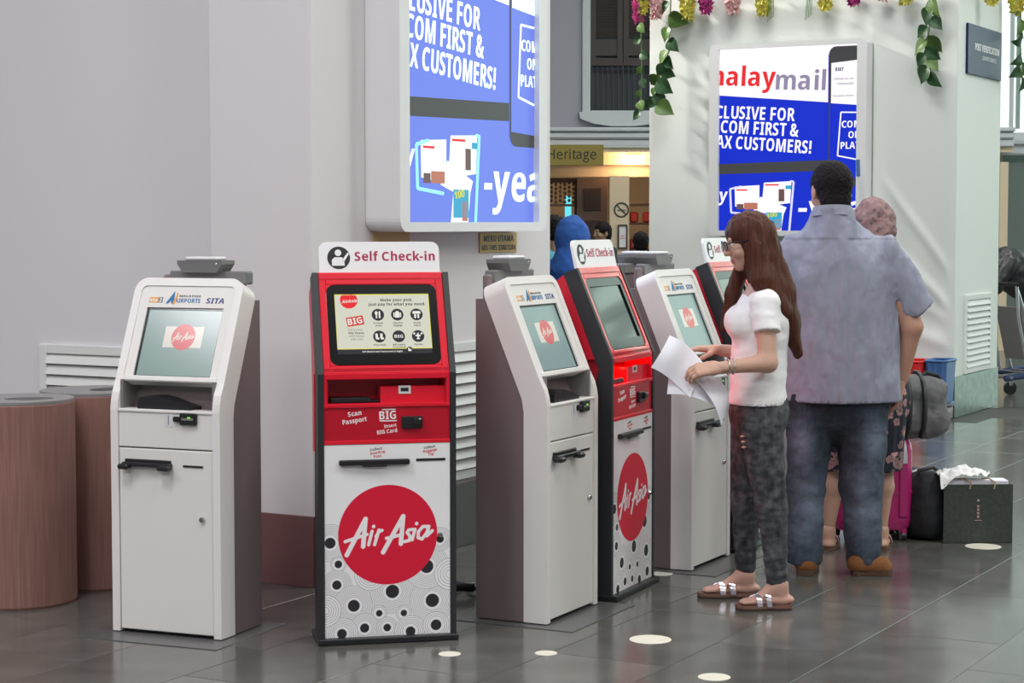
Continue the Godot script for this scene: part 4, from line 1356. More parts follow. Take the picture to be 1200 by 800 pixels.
	obj("socket", frame_bars(MB.new(), 0.03, 0.014, 0.008, -0.021, -0.017, 0.068, 0.937), M.cap_white, blk)
	box("socket_hole", Vector3(0.068, 0.937, -0.0195), Vector3(0.03, 0.014, 0.002), M.black_plastic, blk)
	obj("passport_scanner", MB.new().box(Vector3(-0.132, 0.9, -0.06), Vector3(0.15, 0.02, 0.08), Basis(), 0.004).box(Vector3(-0.045, 0.896, -0.06), Vector3(0.05, 0.008, 0.06), Basis(), 0.003), M.black_plastic, t)
	# leaning front with the screen
	obj("screen_panel", frame_bars(MB.new(), 0.415, 0.318, 0.028, -0.02, 0.0, 0, 0.192, tl, 0.003).box(tl * Vector3(0, 0.384, -0.01), Vector3(P, 0.034, 0.02), tl.basis, 0.003).box(tl * Vector3(0, 0.012, -0.01), Vector3(P, 0.022, 0.02), tl.basis, 0.002), M.red_gloss, t)
	for k in 4:
		obj("screen_corner", corner_fill(0.415, 0.318, 0.03, tl, [-1.0, 1.0, 1.0, -1.0][k], [-1.0, -1.0, 1.0, 1.0][k]), M.red_gloss, t)
	obj("screen_bezel", frame_bars(MB.new(), 0.356, 0.238, 0.042, -0.02, -0.004, 0, 0.197, tl), M.bezel_black, t)
	var scr := box("touch_screen", tl * Vector3(0, 0.197, -0.014), Vector3(0.357, 0.239, 0.006), M.red_kiosk_screen, t, 0, tl.basis)
	var sp := func(x: float, y: float, z := 0.0032) -> Transform3D: return Transform3D(tl.basis, tl.basis * Vector3(x, y, z))
	red_screen(scr, tl.basis, sp)
	# head sign
	var head := Transform3D(tl.basis, tl * Vector3(0, L + 0.001, -0.012))
	head.basis = Basis(Vector3.RIGHT, deg_to_rad(-12))
	var sg := obj("head_sign", MB.new().prism(rrect(0.456, 0.122, 0.03, 6, 6, 0, 0.058), -0.006, 0.006, head), M.print_white, t)
	words("Self Check-in", 0.034, Transform3D(head.basis, head * Vector3(-0.094, 0.046, 0.0062)), M.print_crimson, sg, -1, 0.305, true)
	obj("emblem", MB.new().prism(circle(0.043, 28, -0.154, 0.058), 0.006, 0.0068, head), M.print_black, sg)
	var fig := MB.new()
	fig.prism(circle(0.0125, 16, -0.156, 0.077), 0.0068, 0.0076, head)
	fig.prism(PackedVector2Array([Vector2(-0.18, 0.028), Vector2(-0.132, 0.028), Vector2(-0.134, 0.052), Vector2(-0.142, 0.06), Vector2(-0.17, 0.06), Vector2(-0.18, 0.05)]), 0.0068, 0.0076, head)
	fig.prism(PackedVector2Array([Vector2(-0.142, 0.05), Vector2(-0.12, 0.078), Vector2(-0.115, 0.073), Vector2(-0.136, 0.04)]), 0.0068, 0.0076, head)
	obj("emblem_figure", fig, M.print_white, sg)
	return t

func corner_fill(w: float, h: float, r: float, xf: Transform3D, sx: float, sy: float) -> MB:
	# the round inner corners of the screen opening
	var b := MB.new()
	var p := PackedVector2Array([Vector2(sx * w / 2, 0.192 + sy * h / 2)])
	for k in 7:
		var a := PI / 2 * k / 6
		p.append(Vector2(sx * (w / 2 - r + sin(a) * r), 0.192 + sy * (h / 2 - r + cos(a) * r)))
	b.prism(p, -0.02, -0.0005, xf)
	return b

func red_screen(scr: Node3D, bs: Basis, sp: Callable) -> void:
	var flat_ := func(poly: PackedVector2Array, m: Material, called: String, z0 := 0.0030, z1 := 0.0036) -> void:
		obj(called, MB.new().prism(poly, z0, z1, Transform3D(bs, Vector3.ZERO)), m, scr)
	flat_.call(rrect(0.357, 0.022, 0.001, 0, 1, 0, -0.109), M.scr_dark, "footer")
	for e in [[0, 0.117, 0.357, 0.004], [-0.1765, 0.01, 0.004, 0.216], [0.1765, 0.01, 0.004, 0.216], [0, -0.096, 0.357, 0.004]]:
		flat_.call(rrect(e[2], e[3], 0.001, 0, 1, e[0], e[1]), M.scr_yellow, "border")
	flat_.call(circle(0.033, 28, -0.124, 0.096), M.scr_red, "logo_disc")
	words("AirAsia", 0.012, sp.call(-0.124, 0.086, 0.0037), M.scr_white, scr, 0, 0.056, true, 0.3, 4)
	words("Make your pick.", 0.0105, sp.call(0.056, 0.09, 0.0033), M.scr_dark, scr, 0, 0.122, true)
	words("Just pay for what you need.", 0.0105, sp.call(0.056, 0.073, 0.0033), M.scr_dark, scr, 0, 0.216, true)
	obj("offer_box", MB.new().prism(rrect(0.064, 0.036, 0.002, 0, 1), 0.003, 0.0036, Transform3D(bs * Basis(Vector3(0, 0, 1), deg_to_rad(9)), bs * Vector3(-0.105, 0.013, 0))), M.scr_red2, scr)
	words("BIG", 0.024, sp.call(-0.104, 0.001, 0.0038), M.scr_white, scr, 0, 0.054, true, 0, 9)
	words("Earn your", 0.0075, sp.call(-0.105, -0.025, 0.0033), M.scr_text, scr, 0, 0.054, false)
	words("BIG Points", 0.0075, sp.call(-0.103, -0.038, 0.0033), M.scr_dark, scr, 0, 0.058, true)
	words("with these", 0.0075, sp.call(-0.103, -0.05, 0.0033), M.scr_text, scr, 0, 0.056, false)
	words("add-ons!", 0.0075, sp.call(-0.103, -0.062, 0.0033), M.scr_text, scr, 0, 0.046, false)
	var caps := [["Pre-book", "meals"], ["Check-in", "baggage"], ["Airasia", "insure"], ["Pick-a-Seat", ""], ["BIG Loyalty", "Programme"], ["Fly-thru", ""]]
	for k in 6:
		var x := -0.018 + (k % 3) * 0.073
		var y := 0.037 if k < 3 else -0.049
		flat_.call(circle(0.0235, 24, x, y), M.scr_dark, "icon_disc")
		words(caps[k][0], 0.0062, sp.call(x, y - 0.036, 0.0033), M.scr_dark, scr, 0, 0.0, true)
		if caps[k][1]:
			words(caps[k][1], 0.0062, sp.call(x, y - 0.046, 0.0033), M.scr_dark, scr, 0, 0.0, true)
		var polys := []
		if k == 0:
			polys = [rrect(0.005, 0.028, 0.002, 15, 3, x - 0.006, y), rrect(0.01, 0.012, 0.002, 15, 3, x - 0.006, y + 0.007), rrect(0.006, 0.028, 0.003, 15, 3, x + 0.006, y)]
		elif k == 1:
			polys = [rrect(0.018, 0.022, 0.003, 15, 3, x, y - 0.001), rrect(0.004, 0.018, 0.001, 15, 2, x - 0.0125, y - 0.001), rrect(0.004, 0.018, 0.001, 15, 2, x + 0.0125, y - 0.001), rrect(0.01, 0.004, 0.001, 15, 2, x, y + 0.012)]
		elif k == 2:
			polys = [rrect(0.03, 0.011, 0.0055, 6, 4, x, y + 0.008), rrect(0.007, 0.016, 0.002, 15, 2, x - 0.006, y - 0.007), rrect(0.007, 0.016, 0.002, 15, 2, x + 0.006, y - 0.007)]
		elif k == 3:
			polys = [rrect(0.009, 0.02, 0.003, 15, 3, x - 0.01, y + 0.002), rrect(0.012, 0.007, 0.002, 15, 3, x - 0.006, y - 0.008), rrect(0.009, 0.02, 0.003, 15, 3, x + 0.008, y + 0.002), rrect(0.012, 0.007, 0.002, 15, 3, x + 0.011, y - 0.008)]
		elif k == 5:
			polys = [rrect(0.006, 0.026, 0.003, 15, 3, x, y), rrect(0.02, 0.006, 0.002, 15, 3, x, y + 0.002), circle(0.004, 10, x - 0.014, y + 0.01), circle(0.004, 10, x + 0.014, y + 0.01), rrect(0.012, 0.005, 0.002, 15, 3, x, y - 0.01)]
		for q in polys:
			flat_.call(q, M.scr_white, "icon_figure", 0.0036, 0.0042)
		if k == 4:
			words("BIG", 0.012, sp.call(x, y - 0.006, 0.0037), M.scr_white, scr, 0, 0.032)
	flat_.call(circle(0.0115, 18, 0.092, -0.102), M.scr_dark, "hand_disc", 0.0037, 0.0043)
	flat_.call(PackedVector2Array([Vector2(0.087, -0.108), Vector2(0.098, -0.108), Vector2(0.099, -0.101), Vector2(0.092, -0.1), Vector2(0.09, -0.094), Vector2(0.087, -0.094)]), M.scr_white, "hand", 0.0043, 0.0047)
	words("Self check-in now! Touch screen to begin!", 0.006, sp.call(-0.01, -0.111, 0.0037), M.scr_white, scr, 0, 0.15, true)

func kiosks() -> void:
	glow("red_kiosk_screen", rgb8(216, 216, 200), 0.95)
	glow("scr_dark", rgb8(44, 42, 50), 1.0)
	glow("scr_text", rgb8(110, 108, 104), 1.0)
	glow("scr_white", rgb8(232, 232, 222), 1.0)
	glow("scr_red", rgb8(232, 34, 44), 1.0)
	glow("scr_red2", rgb8(206, 62, 56), 1.0)
	glow("scr_yellow", rgb8(226, 222, 120), 1.0)
	var s1 := screen_picture("white_kiosk_screen", rgb8(128, 150, 148), rgb8(206, 200, 190), rgb8(200, 84, 86), 1.0)
	red_door_print()
	var K := white_kiosk("white kiosk facing the viewer beside the wooden bins", Vector3(-1.299, 0.003, -7.303), -22.3, s1)
	var K3 := copy(K, "white kiosk turned aside just right of the nearest red kiosk", Vector3(0.241, 0.003, -7.706), 63.2)
	var K5 := copy(K, "white kiosk behind the woman's papers", Vector3(0.908, 0.003, -8.884), 62.6)
	var K7 := copy(K, "white kiosk mostly hidden between the woman and the man", Vector3(1.568, 0.0, -10.06), 62.6)
	var K8 := copy(K, "white kiosk facing away, only its bracket showing behind the second red kiosk", Vector3(0.33, 0.0, -9.47), 243.0)
	for q in [[Vector3(-1.299, 0, -7.303), -22.3, "dark base plate under the leftmost white kiosk"], [Vector3(0.241, 0, -7.706), 63.2, "dark base plate under the white kiosk right of the near red kiosk"], [Vector3(0.908, 0, -8.884), 62.6, "dark base plate under the white kiosk behind the papers"]]:
		var pl := obj("base_plate", MB.new().box(Vector3(0.0, 0.0015, -0.12), Vector3(0.6, 0.003, 0.52), Basis(), 0.001), M.base_plate, self, q[0])
		pl.rotation_degrees.y = q[1]
		tag(pl, q[2], "floor plate", "kiosk base plates")
	var R := red_kiosk("red and white kiosk facing the viewer with lit menu screen", Vector3(-0.46, 0, -7.212), 12.7)
	var ex := Vector3(cos(deg_to_rad(66.0)), 0, -sin(deg_to_rad(66.0)))
	var R4 := copy(R, "red and black kiosk with glowing red scanner bay between two white kiosks", Vector3(0.404, 0, -7.987) + ex * 0.2575, 66.0)
	var R6 := copy(R, "red and black kiosk half hidden behind the woman's face", Vector3(1.06, 0, -9.165) + ex * 0.2575, 65.0)
	for r: Node3D in [R4, R6]:
		(r.get_node("touch_screen") as MeshInstance3D).material_override = M.screen_off
		for c in r.get_node("touch_screen").get_children():
			c.free()
	# the second red kiosk's scanner is lit: a red lamp inside its bay
	var lm := box("scanner_lamp", Vector3(-0.14, 0.945, -0.1), Vector3(0.014, 0.02, 0.01), M.scanner_red_lamp, R4)
	var l := OmniLight3D.new()
	l.name = "scanner_glow"
	R4.add_child(l)
	l.position = Vector3(-0.11, 0.955, -0.07)
	l.light_color = Color(1.0, 0.08, 0.05)
	l.light_energy = 0.14
	l.light_size = 0.02
	l.omni_range = 20
	l.shadow_enabled = true

func bins() -> void:
	# two round wooden bins with holes in their tops
	for q in [[Vector3(-2.03, 0, -8.02), "round pinkish wooden bin at the left edge of the picture", 0.2], [Vector3(-1.8, 0, -8.43), "round pinkish wooden bin half hidden behind the leftmost kiosk", 1.1]]:
		var t := thing("waste_bin", q[1], "bin", q[0], 0, "round wooden bins")
		var R := 0.232
		obj("drum", MB.new().lathe([Vector2(0, 0.0), Vector2(R - 0.005, 0.0), Vector2(R, 0.01), Vector2(R, 0.82), Vector2(R - 0.004, 0.825)], 72), M.bin_wood, t)
		# top plate with a hole
		var top := MB.new()
		var hole := circle(0.09, 24, 0.06, -0.05)
		var outer := circle(R - 0.001, 48)
		for k in 48:
			var a := TAU * k / 48
			var b := TAU * (k + 1) / 48
			var o1 := Vector3(cos(a) * (R - 0.002), 0.837, sin(a) * (R - 0.002))
			var o2 := Vector3(cos(b) * (R - 0.002), 0.837, sin(b) * (R - 0.002))
			var i1 := Vector3(0.05 + cos(a) * 0.1, 0.837, 0.04 + sin(a) * 0.07)
			var i2 := Vector3(0.05 + cos(b) * 0.1, 0.837, 0.04 + sin(b) * 0.07)
			top.quad(o1, o2, i2, i1, Vector3.UP)
			top.quad(o1, o2, o2 - Vector3(0, 0.012, 0), o1 - Vector3(0, 0.012, 0), o1 + o2 - Vector3(0, 1.674, 0))
			top.quad(i1, i2, i2 - Vector3(0, 0.012, 0), i1 - Vector3(0, 0.012, 0))
		var tp := obj("top_plate", top, M.bin_top, t)
		obj("opening", MB.new().prism(circle(0.1, 24, 0.05, -0.04, 1.0), 0.815, 0.826, Transform3D(Basis(Vector3.RIGHT, -PI / 2), Vector3.ZERO)), M.bin_hole, t)
		t.rotation.y = q[2]

# ---------------------------------------------------------------- people; each stands at its own origin, axes as the hall's
const SKIN_A := Color(0.56, 0.33, 0.25)
const SKIN_B := Color(0.50, 0.27, 0.19)
const SKIN_C := Color(0.42, 0.25, 0.16)

# head in its own axes: x to the person's left, y up, z ahead
func add_head(s: Surf, at: Vector3, bs: Basis, tone: Color, size := 1.0) -> void:
	var r := 0.19 * size
	var f := Sdf.new(at - Vector3(r, r, r), at + Vector3(r, r, r), 0.0042)
	var H := func(x: float, y: float, z: float) -> Vector3: return at + bs * (Vector3(x, y, z) * size)
	f.ell(H.call(0, 0.022, -0.012), Vector3(0.076, 0.092, 0.094) * size, 0.01, bs)
	f.ell(H.call(0, -0.04, 0.02), Vector3(0.06, 0.07, 0.068) * size, 0.03, bs)
	f.ell(H.call(0, -0.092, 0.06), Vector3(0.024, 0.018, 0.02) * size, 0.025, bs)
	f.cap(H.call(-0.034, 0.024, 0.074), H.call(0.034, 0.024, 0.074), 0.011 * size, 0.011 * size, 0.015)
	f.cap(H.call(0, 0.012, 0.086), H.call(0, -0.03, 0.103), 0.008 * size, 0.0115 * size, 0.008)
	f.cap(H.call(-0.012, -0.034, 0.092), H.call(0.012, -0.034, 0.092), 0.007 * size, 0.007 * size, 0.008)
	for sx: float in [-1.0, 1.0]:
		f.ell(H.call(sx * 0.031, 0.004, 0.098), Vector3(0.014, 0.009, 0.014) * size, 0.01, bs, true)
		f.ell(H.call(sx * 0.031, 0.003, 0.074), Vector3(0.0125, 0.0115, 0.0125) * size, 0.003, bs)
		f.ell(H.call(sx * 0.042, -0.03, 0.06), Vector3(0.02, 0.022, 0.022) * size, 0.02, bs)
		f.ell(H.call(sx * 0.079, -0.008, -0.008), Vector3(0.008, 0.032, 0.02) * size, 0.006, bs)
	f.cap(H.call(-0.018, -0.06, 0.082), H.call(0.018, -0.06, 0.082), 0.006 * size, 0.006 * size, 0.006)
	f.cap(H.call(-0.015, -0.07, 0.081), H.call(0.015, -0.07, 0.081), 0.0065 * size, 0.0065 * size, 0.006)
	f.cap(H.call(0, -0.05, -0.028), H.call(0, -0.17, -0.042), 0.05 * size, 0.055 * size, 0.02)
	var inv := bs.transposed()
	f.into(s, func(p: Vector3, n: Vector3) -> Color:
		var q := inv * (p - at) / size
		if q.z > 0.075 and absf(q.y + 0.065) < 0.0115 and absf(q.x) < 0.024:
			return Color(0.46, 0.17, 0.16)
		var ex := absf(q.x) - 0.031
		if q.z > 0.07 and absf(q.y - 0.003) < 0.0085 and absf(ex) < 0.0125:
			return Color(0.05, 0.035, 0.03) if absf(ex) < 0.0055 else Color(0.75, 0.73, 0.7)
		return tone)

# hand: palm and five bent fingers. fwd runs from wrist to knuckles, pn is the way the palm faces, th the thumb's side
func add_hand(s: Surf, w: Vector3, fwd: Vector3, pn: Vector3, th: Vector3, curl: float, tone: Color, size := 1.0) -> void:
	fwd = fwd.normalized()
	th = (th - fwd * th.dot(fwd)).normalized()
	pn = (pn - fwd * pn.dot(fwd) - th * pn.dot(th)).normalized()
	var r := 0.19 * size
	var mid := w + fwd * 0.08 * size
	var f := Sdf.new(mid - Vector3(r, r, r) * 0.72, mid + Vector3(r, r, r) * 0.72, 0.0034)
	var lens := [0.072, 0.08, 0.074, 0.06]
	for k in 4:
		var off := th * (0.03 - k * 0.0195) * size
		var kn := w + fwd * (0.092 - absf(k - 1) * 0.005) * size + off
		f.cap(w + off * 0.6 + fwd * 0.008, kn, 0.0155 * size, 0.0125 * size, 0.014)
		var p := kn
		var a := 0.0
		for j in 3:
			a += curl * [0.75, 1.0, 0.7][j] * (1.0 + 0.08 * k)
			var ln: float = lens[k] * [0.46, 0.3, 0.24][j] * size
			var q := p + (fwd * cos(a) + pn * sin(a)) * ln
			f.cap(p, q, (0.0098 - 0.0009 * j) * size, (0.0092 - 0.0009 * j) * size, 0.004)
			p = q
	var t0 := w + fwd * 0.022 * size + th * 0.022 * size
	var t1 := t0 + (th * 0.75 + fwd * 0.6 + pn * 0.45).normalized() * 0.044 * size
	var t2 := t1 + (fwd * 0.85 + pn * (0.35 + curl * 0.4) + th * 0.15).normalized() * 0.034 * size
	var t3 := t2 + (fwd * 0.8 + pn * (0.4 + curl * 0.5) - th * 0.15).normalized() * 0.026 * size
	f.cap(t0, t1, 0.016 * size, 0.0115 * size, 0.012)
	f.cap(t1, t2, 0.011 * size, 0.01 * size, 0.004)
	f.cap(t2, t3, 0.01 * size, 0.0085 * size, 0.004)
	f.cap(w - fwd * 0.03, w + fwd * 0.02, 0.0225 * size, 0.022 * size, 0.012, pn, 1.25)
	f.into(s, func(_p: Vector3, _n: Vector3) -> Color: return tone)

func add_foot(f: Sdf, ank: Vector3, heel: Vector3, toe: Vector3) -> void:
	f.cap(ank, heel.lerp(toe, 0.12) + Vector3(0, 0.02, 0), 0.035, 0.032, 0.02)
	f.cap(ank, heel.lerp(toe, 0.6) + Vector3(0, 0.014, 0), 0.032, 0.024, 0.03)
	f.cap(heel + Vector3(0, 0.016, 0), heel.lerp(toe, 0.7) + Vector3(0, 0.01, 0), 0.027, 0.034, 0.02, Vector3.UP, 1.7)
	var d := (toe - heel).normalized()
	var sd := d.cross(Vector3.UP)
	for k in 5:
		var b := heel.lerp(toe, 0.74) + sd * (k - 2) * 0.016
		f.cap(b + Vector3(0, 0.012, 0), b + d * (0.05 - absf(k - 1.5) * 0.008) + Vector3(0, 0.008, 0), 0.0105, 0.0085 , 0.004)

func garment(called: String, f: Sdf, m: Material, parent: Node, paint = null) -> MeshInstance3D:
	var s := Surf.new()
	f.into(s, paint)
	return part(called, s.mesh(), m, parent)

func sole_outline(heel: Vector3, toe: Vector3, w: float, grow: float) -> PackedVector2Array:
	# seen from above, x and z
	var d := (toe - heel).normalized()
	var sd := d.cross(Vector3.UP)
	var L := heel.distance_to(toe)
	var p := PackedVector2Array()
	var prof := [[-0.02, 0.0], [0.0, 0.55], [0.08, 0.8], [0.3, 0.72], [0.5, 0.8], [0.72, 1.0], [0.9, 0.85], [1.0, 0.5], [1.04, 0.0]]
	for q in prof:
		var c: Vector3 = heel + d * (L * q[0] + (grow if q[0] > 0.5 else -grow)) + sd * (w * q[1] + (grow if q[1] > 0.0 else 0.0))
		p.append(Vector2(c.x, c.z))
	for k in range(prof.size() - 2, 0, -1):
		var q: Array = prof[k]
		var c: Vector3 = heel + d * (L * q[0] + (grow if q[0] > 0.5 else -grow)) - sd * (w * q[1] + grow)
		p.append(Vector2(c.x, c.z))
	return p

func flat_up() -> Transform3D:
	return Transform3D(Basis(Vector3(1, 0, 0), Vector3(0, 0, 1), Vector3(0, -1, 0)), Vector3.ZERO)   # polygon (x, y) lies on the floor as (x, z); z0, z1 run downwards

func people() -> void:
	woman_in_white()
	man_in_shirt()
	woman_in_scarf()
	standing("teal", Vector3(0.33, 0, -15.0), 1.61, 200.0, rgb8(92, 178, 196), rgb8(50, 54, 70), false, "person in a turquoise shirt at the shop behind the near display")
	standing("hood", Vector3(0.375, 0, -12.2), 1.575, 170.0, rgb8(46, 92, 172), rgb8(44, 60, 110), true, "person in a blue hooded top behind the second red kiosk")
	standing("head", Vector3(0.95, 0, -20.4), 1.56, -60.0, rgb8(60, 60, 66), rgb8(44, 44, 50), false, "dark haired person looking right in front of the carved shop door")
	standing("dark", Vector3(1.18, 0, -18.0), 1.47, 185.0, rgb8(50, 44, 44), rgb8(40, 40, 44), false, "person with dark hair in front of the shop shelf")
	person_in_black()

func woman_in_white() -> void:
	var t := thing("person", "woman with long brown hair and white t-shirt holding papers", "person", Vector3(0.955, 0, -7.95))
	var nz := noise(9, 1.0, 3)
	var tone := SKIN_A
	# body
	var s := Surf.new()
	var f := Sdf.new(Vector3(-0.24, -0.01, -0.32), Vector3(0.32, 1.42, 0.36), 0.011)
	f.cap(Vector3(0.058, 1.37, 0), Vector3(0.062, 1.26, 0), 0.05, 0.056)
	f.cap(Vector3(0.055, 1.2, 0), Vector3(0.045, 0.85, 0), 0.12, 0.12, 0.03, Vector3.RIGHT, 1.4)
	f.cap(Vector3(0.055, 1.225, -0.13), Vector3(0.055, 1.225, 0.13), 0.045, 0.045, 0.03)
	f.cap(Vector3(0.05, 1.22, 0.15), Vector3(0.058, 1.0, 0.2), 0.042, 0.037)
	f.cap(Vector3(0.058, 1.0, 0.2), Vector3(-0.14, 0.983, 0.235), 0.037, 0.024)
	f.cap(Vector3(0.06, 1.22, -0.15), Vector3(0.06, 1.0, -0.21), 0.042, 0.037)
	f.cap(Vector3(0.06, 1.0, -0.21), Vector3(-0.1, 1.03, -0.17), 0.037, 0.024)
	f.ell(Vector3(0.045, 0.8, 0), Vector3(0.1, 0.1, 0.13))
	f.cap(Vector3(0.045, 0.74, 0.075), Vector3(0.092, 0.4, 0.09), 0.07, 0.048)
	f.cap(Vector3(0.092, 0.4, 0.09), Vector3(0.117, 0.09, 0.12), 0.045, 0.03)
	f.cap(Vector3(0.042, 0.74, -0.075), Vector3(0.02, 0.4, -0.09), 0.07, 0.048)
	f.cap(Vector3(0.02, 0.4, -0.09), Vector3(0.014, 0.085, -0.13), 0.045, 0.03)
	f.into(s, func(_p: Vector3, _n: Vector3) -> Color: return tone)
	for q in [[Vector3(0.117, 0.1, 0.12), Vector3(0.155, 0.024, 0.12), Vector3(-0.038, 0.024, 0.125)], [Vector3(0.014, 0.095, -0.13), Vector3(0.05, 0.024, -0.13), Vector3(-0.165, 0.024, -0.135)]]:
		var ff := Sdf.new(q[2] - Vector3(0.06, 0.045, 0.09), q[1] + Vector3(0.06, 0.15, 0.09), 0.005)
		add_foot(ff, q[0], q[1], q[2])
		ff.into(s, func(_p: Vector3, _n: Vector3) -> Color: return Color(0.52, 0.3, 0.24))
	var hb := Basis(Vector3(0, 0, 1), Vector3(0, 1, 0), Vector3(-1, 0, 0)) * Basis(Vector3.RIGHT, 0.2)
	hb = Basis(Vector3.UP, 0.06) * hb
	add_head(s, Vector3(0.004, 1.478, 0), hb, tone, 0.98)
	add_hand(s, Vector3(-0.14, 0.983, 0.235), Vector3(-1, -0.12, -0.12), Vector3(0.1, -0.75, -0.6), Vector3(-0.1, 0.5, -0.7), 0.55, tone, 0.95)
	add_hand(s, Vector3(-0.1, 1.03, -0.17), Vector3(-1, 0.05, 0.1), Vector3(0, -1, 0), Vector3(0, 0, 1), 0.25, tone, 0.95)
	part("body", s.mesh(), M.skin_light, t)
	# t-shirt
	f = Sdf.new(Vector3(-0.2, 0.78, -0.3), Vector3(0.28, 1.36, 0.32), 0.0085)
	f.cap(Vector3(0.056, 1.14, 0), Vector3(0.045, 0.96, 0), 0.15, 0.138, 0.03, Vector3.RIGHT, 1.28)
	f.cap(Vector3(0.045, 0.96, 0), Vector3(0.042, 0.78, 0), 0.138, 0.165, 0.03, Vector3.RIGHT, 1.32)
	f.cap(Vector3(0.06, 1.232, -0.125), Vector3(0.06, 1.232, 0.125), 0.056, 0.056, 0.03)
	f.cap(Vector3(0.06, 1.27, 0), Vector3(0.06, 1.2, 0), 0.075, 0.09, 0.03)
	for z in [-0.062, 0.062]:
		f.ell(Vector3(-0.028, 1.15, z), Vector3(0.062, 0.068, 0.064), 0.035)
	f.cap(Vector3(0.052, 1.228, 0.14), Vector3(0.055, 1.118, 0.182), 0.056, 0.056, 0.02, Vector3.ZERO, 1.0, 1)
	f.cap(Vector3(0.06, 1.228, -0.14), Vector3(0.06, 1.118, -0.182), 0.056, 0.056, 0.02, Vector3.ZERO, 1.0, 1)
	f.folds(nz, 0.006, Vector3(4, 11, 5))
	f.folds(nz, 0.003, Vector3(14, 7, 14))
	f.cut(Vector3(0, 0.822, 0), Vector3(0, -1, 0))
	f.cut(Vector3(0.045, 1.285, 0), Vector3(-0.3, 1, 0).normalized())
	garment("t_shirt", f, M.shirt_white, t)
	# jeans
	f = Sdf.new(Vector3(-0.14, 0.06, -0.24), Vector3(0.26, 0.92, 0.24), 0.0085)
	f.ell(Vector3(0.05, 0.79, 0), Vector3(0.122, 0.11, 0.15), 0.03)
	f.cap(Vector3(0.05, 0.86, 0), Vector3(0.05, 0.78, 0), 0.135, 0.14, 0.02, Vector3.RIGHT, 1.25, 2)
	f.cap(Vector3(0.046, 0.74, 0.078), Vector3(0.092, 0.4, 0.092), 0.09, 0.062, 0.03)
	f.cap(Vector3(0.092, 0.4, 0.092), Vector3(0.115, 0.1, 0.12), 0.061, 0.041, 0.02, Vector3.ZERO, 1.0, 1)
	f.cap(Vector3(0.036, 0.74, -0.078), Vector3(0.012, 0.4, -0.09), 0.09, 0.062, 0.03)
	f.cap(Vector3(0.012, 0.4, -0.09), Vector3(0.014, 0.115, -0.13), 0.061, 0.041, 0.02, Vector3.ZERO, 1.0, 1)
	f.folds(nz, 0.006, Vector3(10, 26, 10))
	f.folds(nz, 0.004, Vector3(30, 30, 30))
	var jeans := garment("jeans", f, M.denim_black, t)
	for k in 3:
		obj("rip", MB.new().ball(Vector3(-0.032 + k * 0.003, 0.7 - k * 0.022, 0.125), Vector3(0.01, 0.0045, 0.008), Basis(), 8, 5), M.skin_patch, jeans)
	# hair
	f = Sdf.new(Vector3(-0.16, 0.98, -0.17), Vector3(0.28, 1.63, 0.18), 0.0075)
	f.ell(Vector3(0.01, 1.513, 0), Vector3(0.103, 0.09, 0.087), 0.02)
	f.ell(Vector3(0.05, 1.45, 0), Vector3(0.075, 0.1, 0.085), 0.03)
	f.cap(Vector3(0.02, 1.46, 0.055), Vector3(0.05, 1.33, 0.075), 0.04, 0.045, 0.03)
	f.cap(Vector3(0.05, 1.33, 0.075), Vector3(0.13, 1.2, 0.07), 0.045, 0.04, 0.03)
	f.cap(Vector3(0.06, 1.4, 0), Vector3(0.11, 1.27, 0), 0.085, 0.085, 0.03)
	f.cap(Vector3(0.11, 1.27, 0), Vector3(0.165, 1.15, 0), 0.085, 0.066, 0.03, Vector3.RIGHT, 1.3)
	f.cap(Vector3(0.165, 1.15, 0.01), Vector3(0.205, 1.03, 0.01), 0.062, 0.028, 0.03, Vector3.RIGHT, 1.4)
	f.cap(Vector3(0.0, 1.42, -0.07), Vector3(-0.05, 1.26, -0.1), 0.035, 0.03, 0.02)
	f.cap(Vector3(-0.05, 1.26, -0.1), Vector3(-0.085, 1.12, -0.1), 0.03, 0.016, 0.02)
	f.folds(nz, 0.008, Vector3(34, 2.2, 34))
	f.folds(nz, 0.004, Vector3(80, 3, 80))
	garment("hair", f, M.hair_brown, t)
	# glasses: two rims, bridge, temples
	var H := func(x: float, y: float, z: float) -> Vector3: return Vector3(0.004, 1.478, 0) + hb * Vector3(x, y, z)
	var g := MB.new()
	for sx: float in [-1.0, 1.0]:
		var rim := []
		for k in 16:
			var a := TAU * k / 16
			rim.append(H.call(sx * 0.033 + cos(a) * 0.026, 0.002 + sin(a) * 0.019, 0.105 - absf(cos(a) * 0.004)))
		g.tube(rim, 0.0026, 6, true)
		g.tube([H.call(sx * 0.059, 0.01, 0.104), H.call(sx * 0.08, 0.012, 0.06), H.call(sx * 0.084, 0.008, -0.01)], 0.003, 6)
	g.tube([H.call(-0.008, 0.006, 0.106), H.call(0.008, 0.006, 0.106)], 0.0026, 6)
	var gl := obj("glasses", g, M.glasses_black, t)
	for sx: float in [-1.0, 1.0]:
		obj("lens", MB.new().prism(circle(0.019, 14, sx * 0.033, 0.002, 1.3), 0.1035, 0.1045, Transform3D(hb, Vector3(0.004, 1.478, 0))), M.lens_clear, gl)
	# bracelets on the near wrist
	for q in [-0.103, -0.082]:
		var ring := []
		var c := Vector3(0.058, 1.0, 0.2).lerp(Vector3(-0.14, 0.983, 0.235), (0.058 - q) / 0.198)
		for k in 16:
			var a := TAU * k / 16
			ring.append(c + Vector3(0.004 * sin(a), cos(a) * 0.03, sin(a) * 0.03))
		obj("bracelet", MB.new().tube(ring, 0.0035, 6, true), M.bracelet_silver, t)
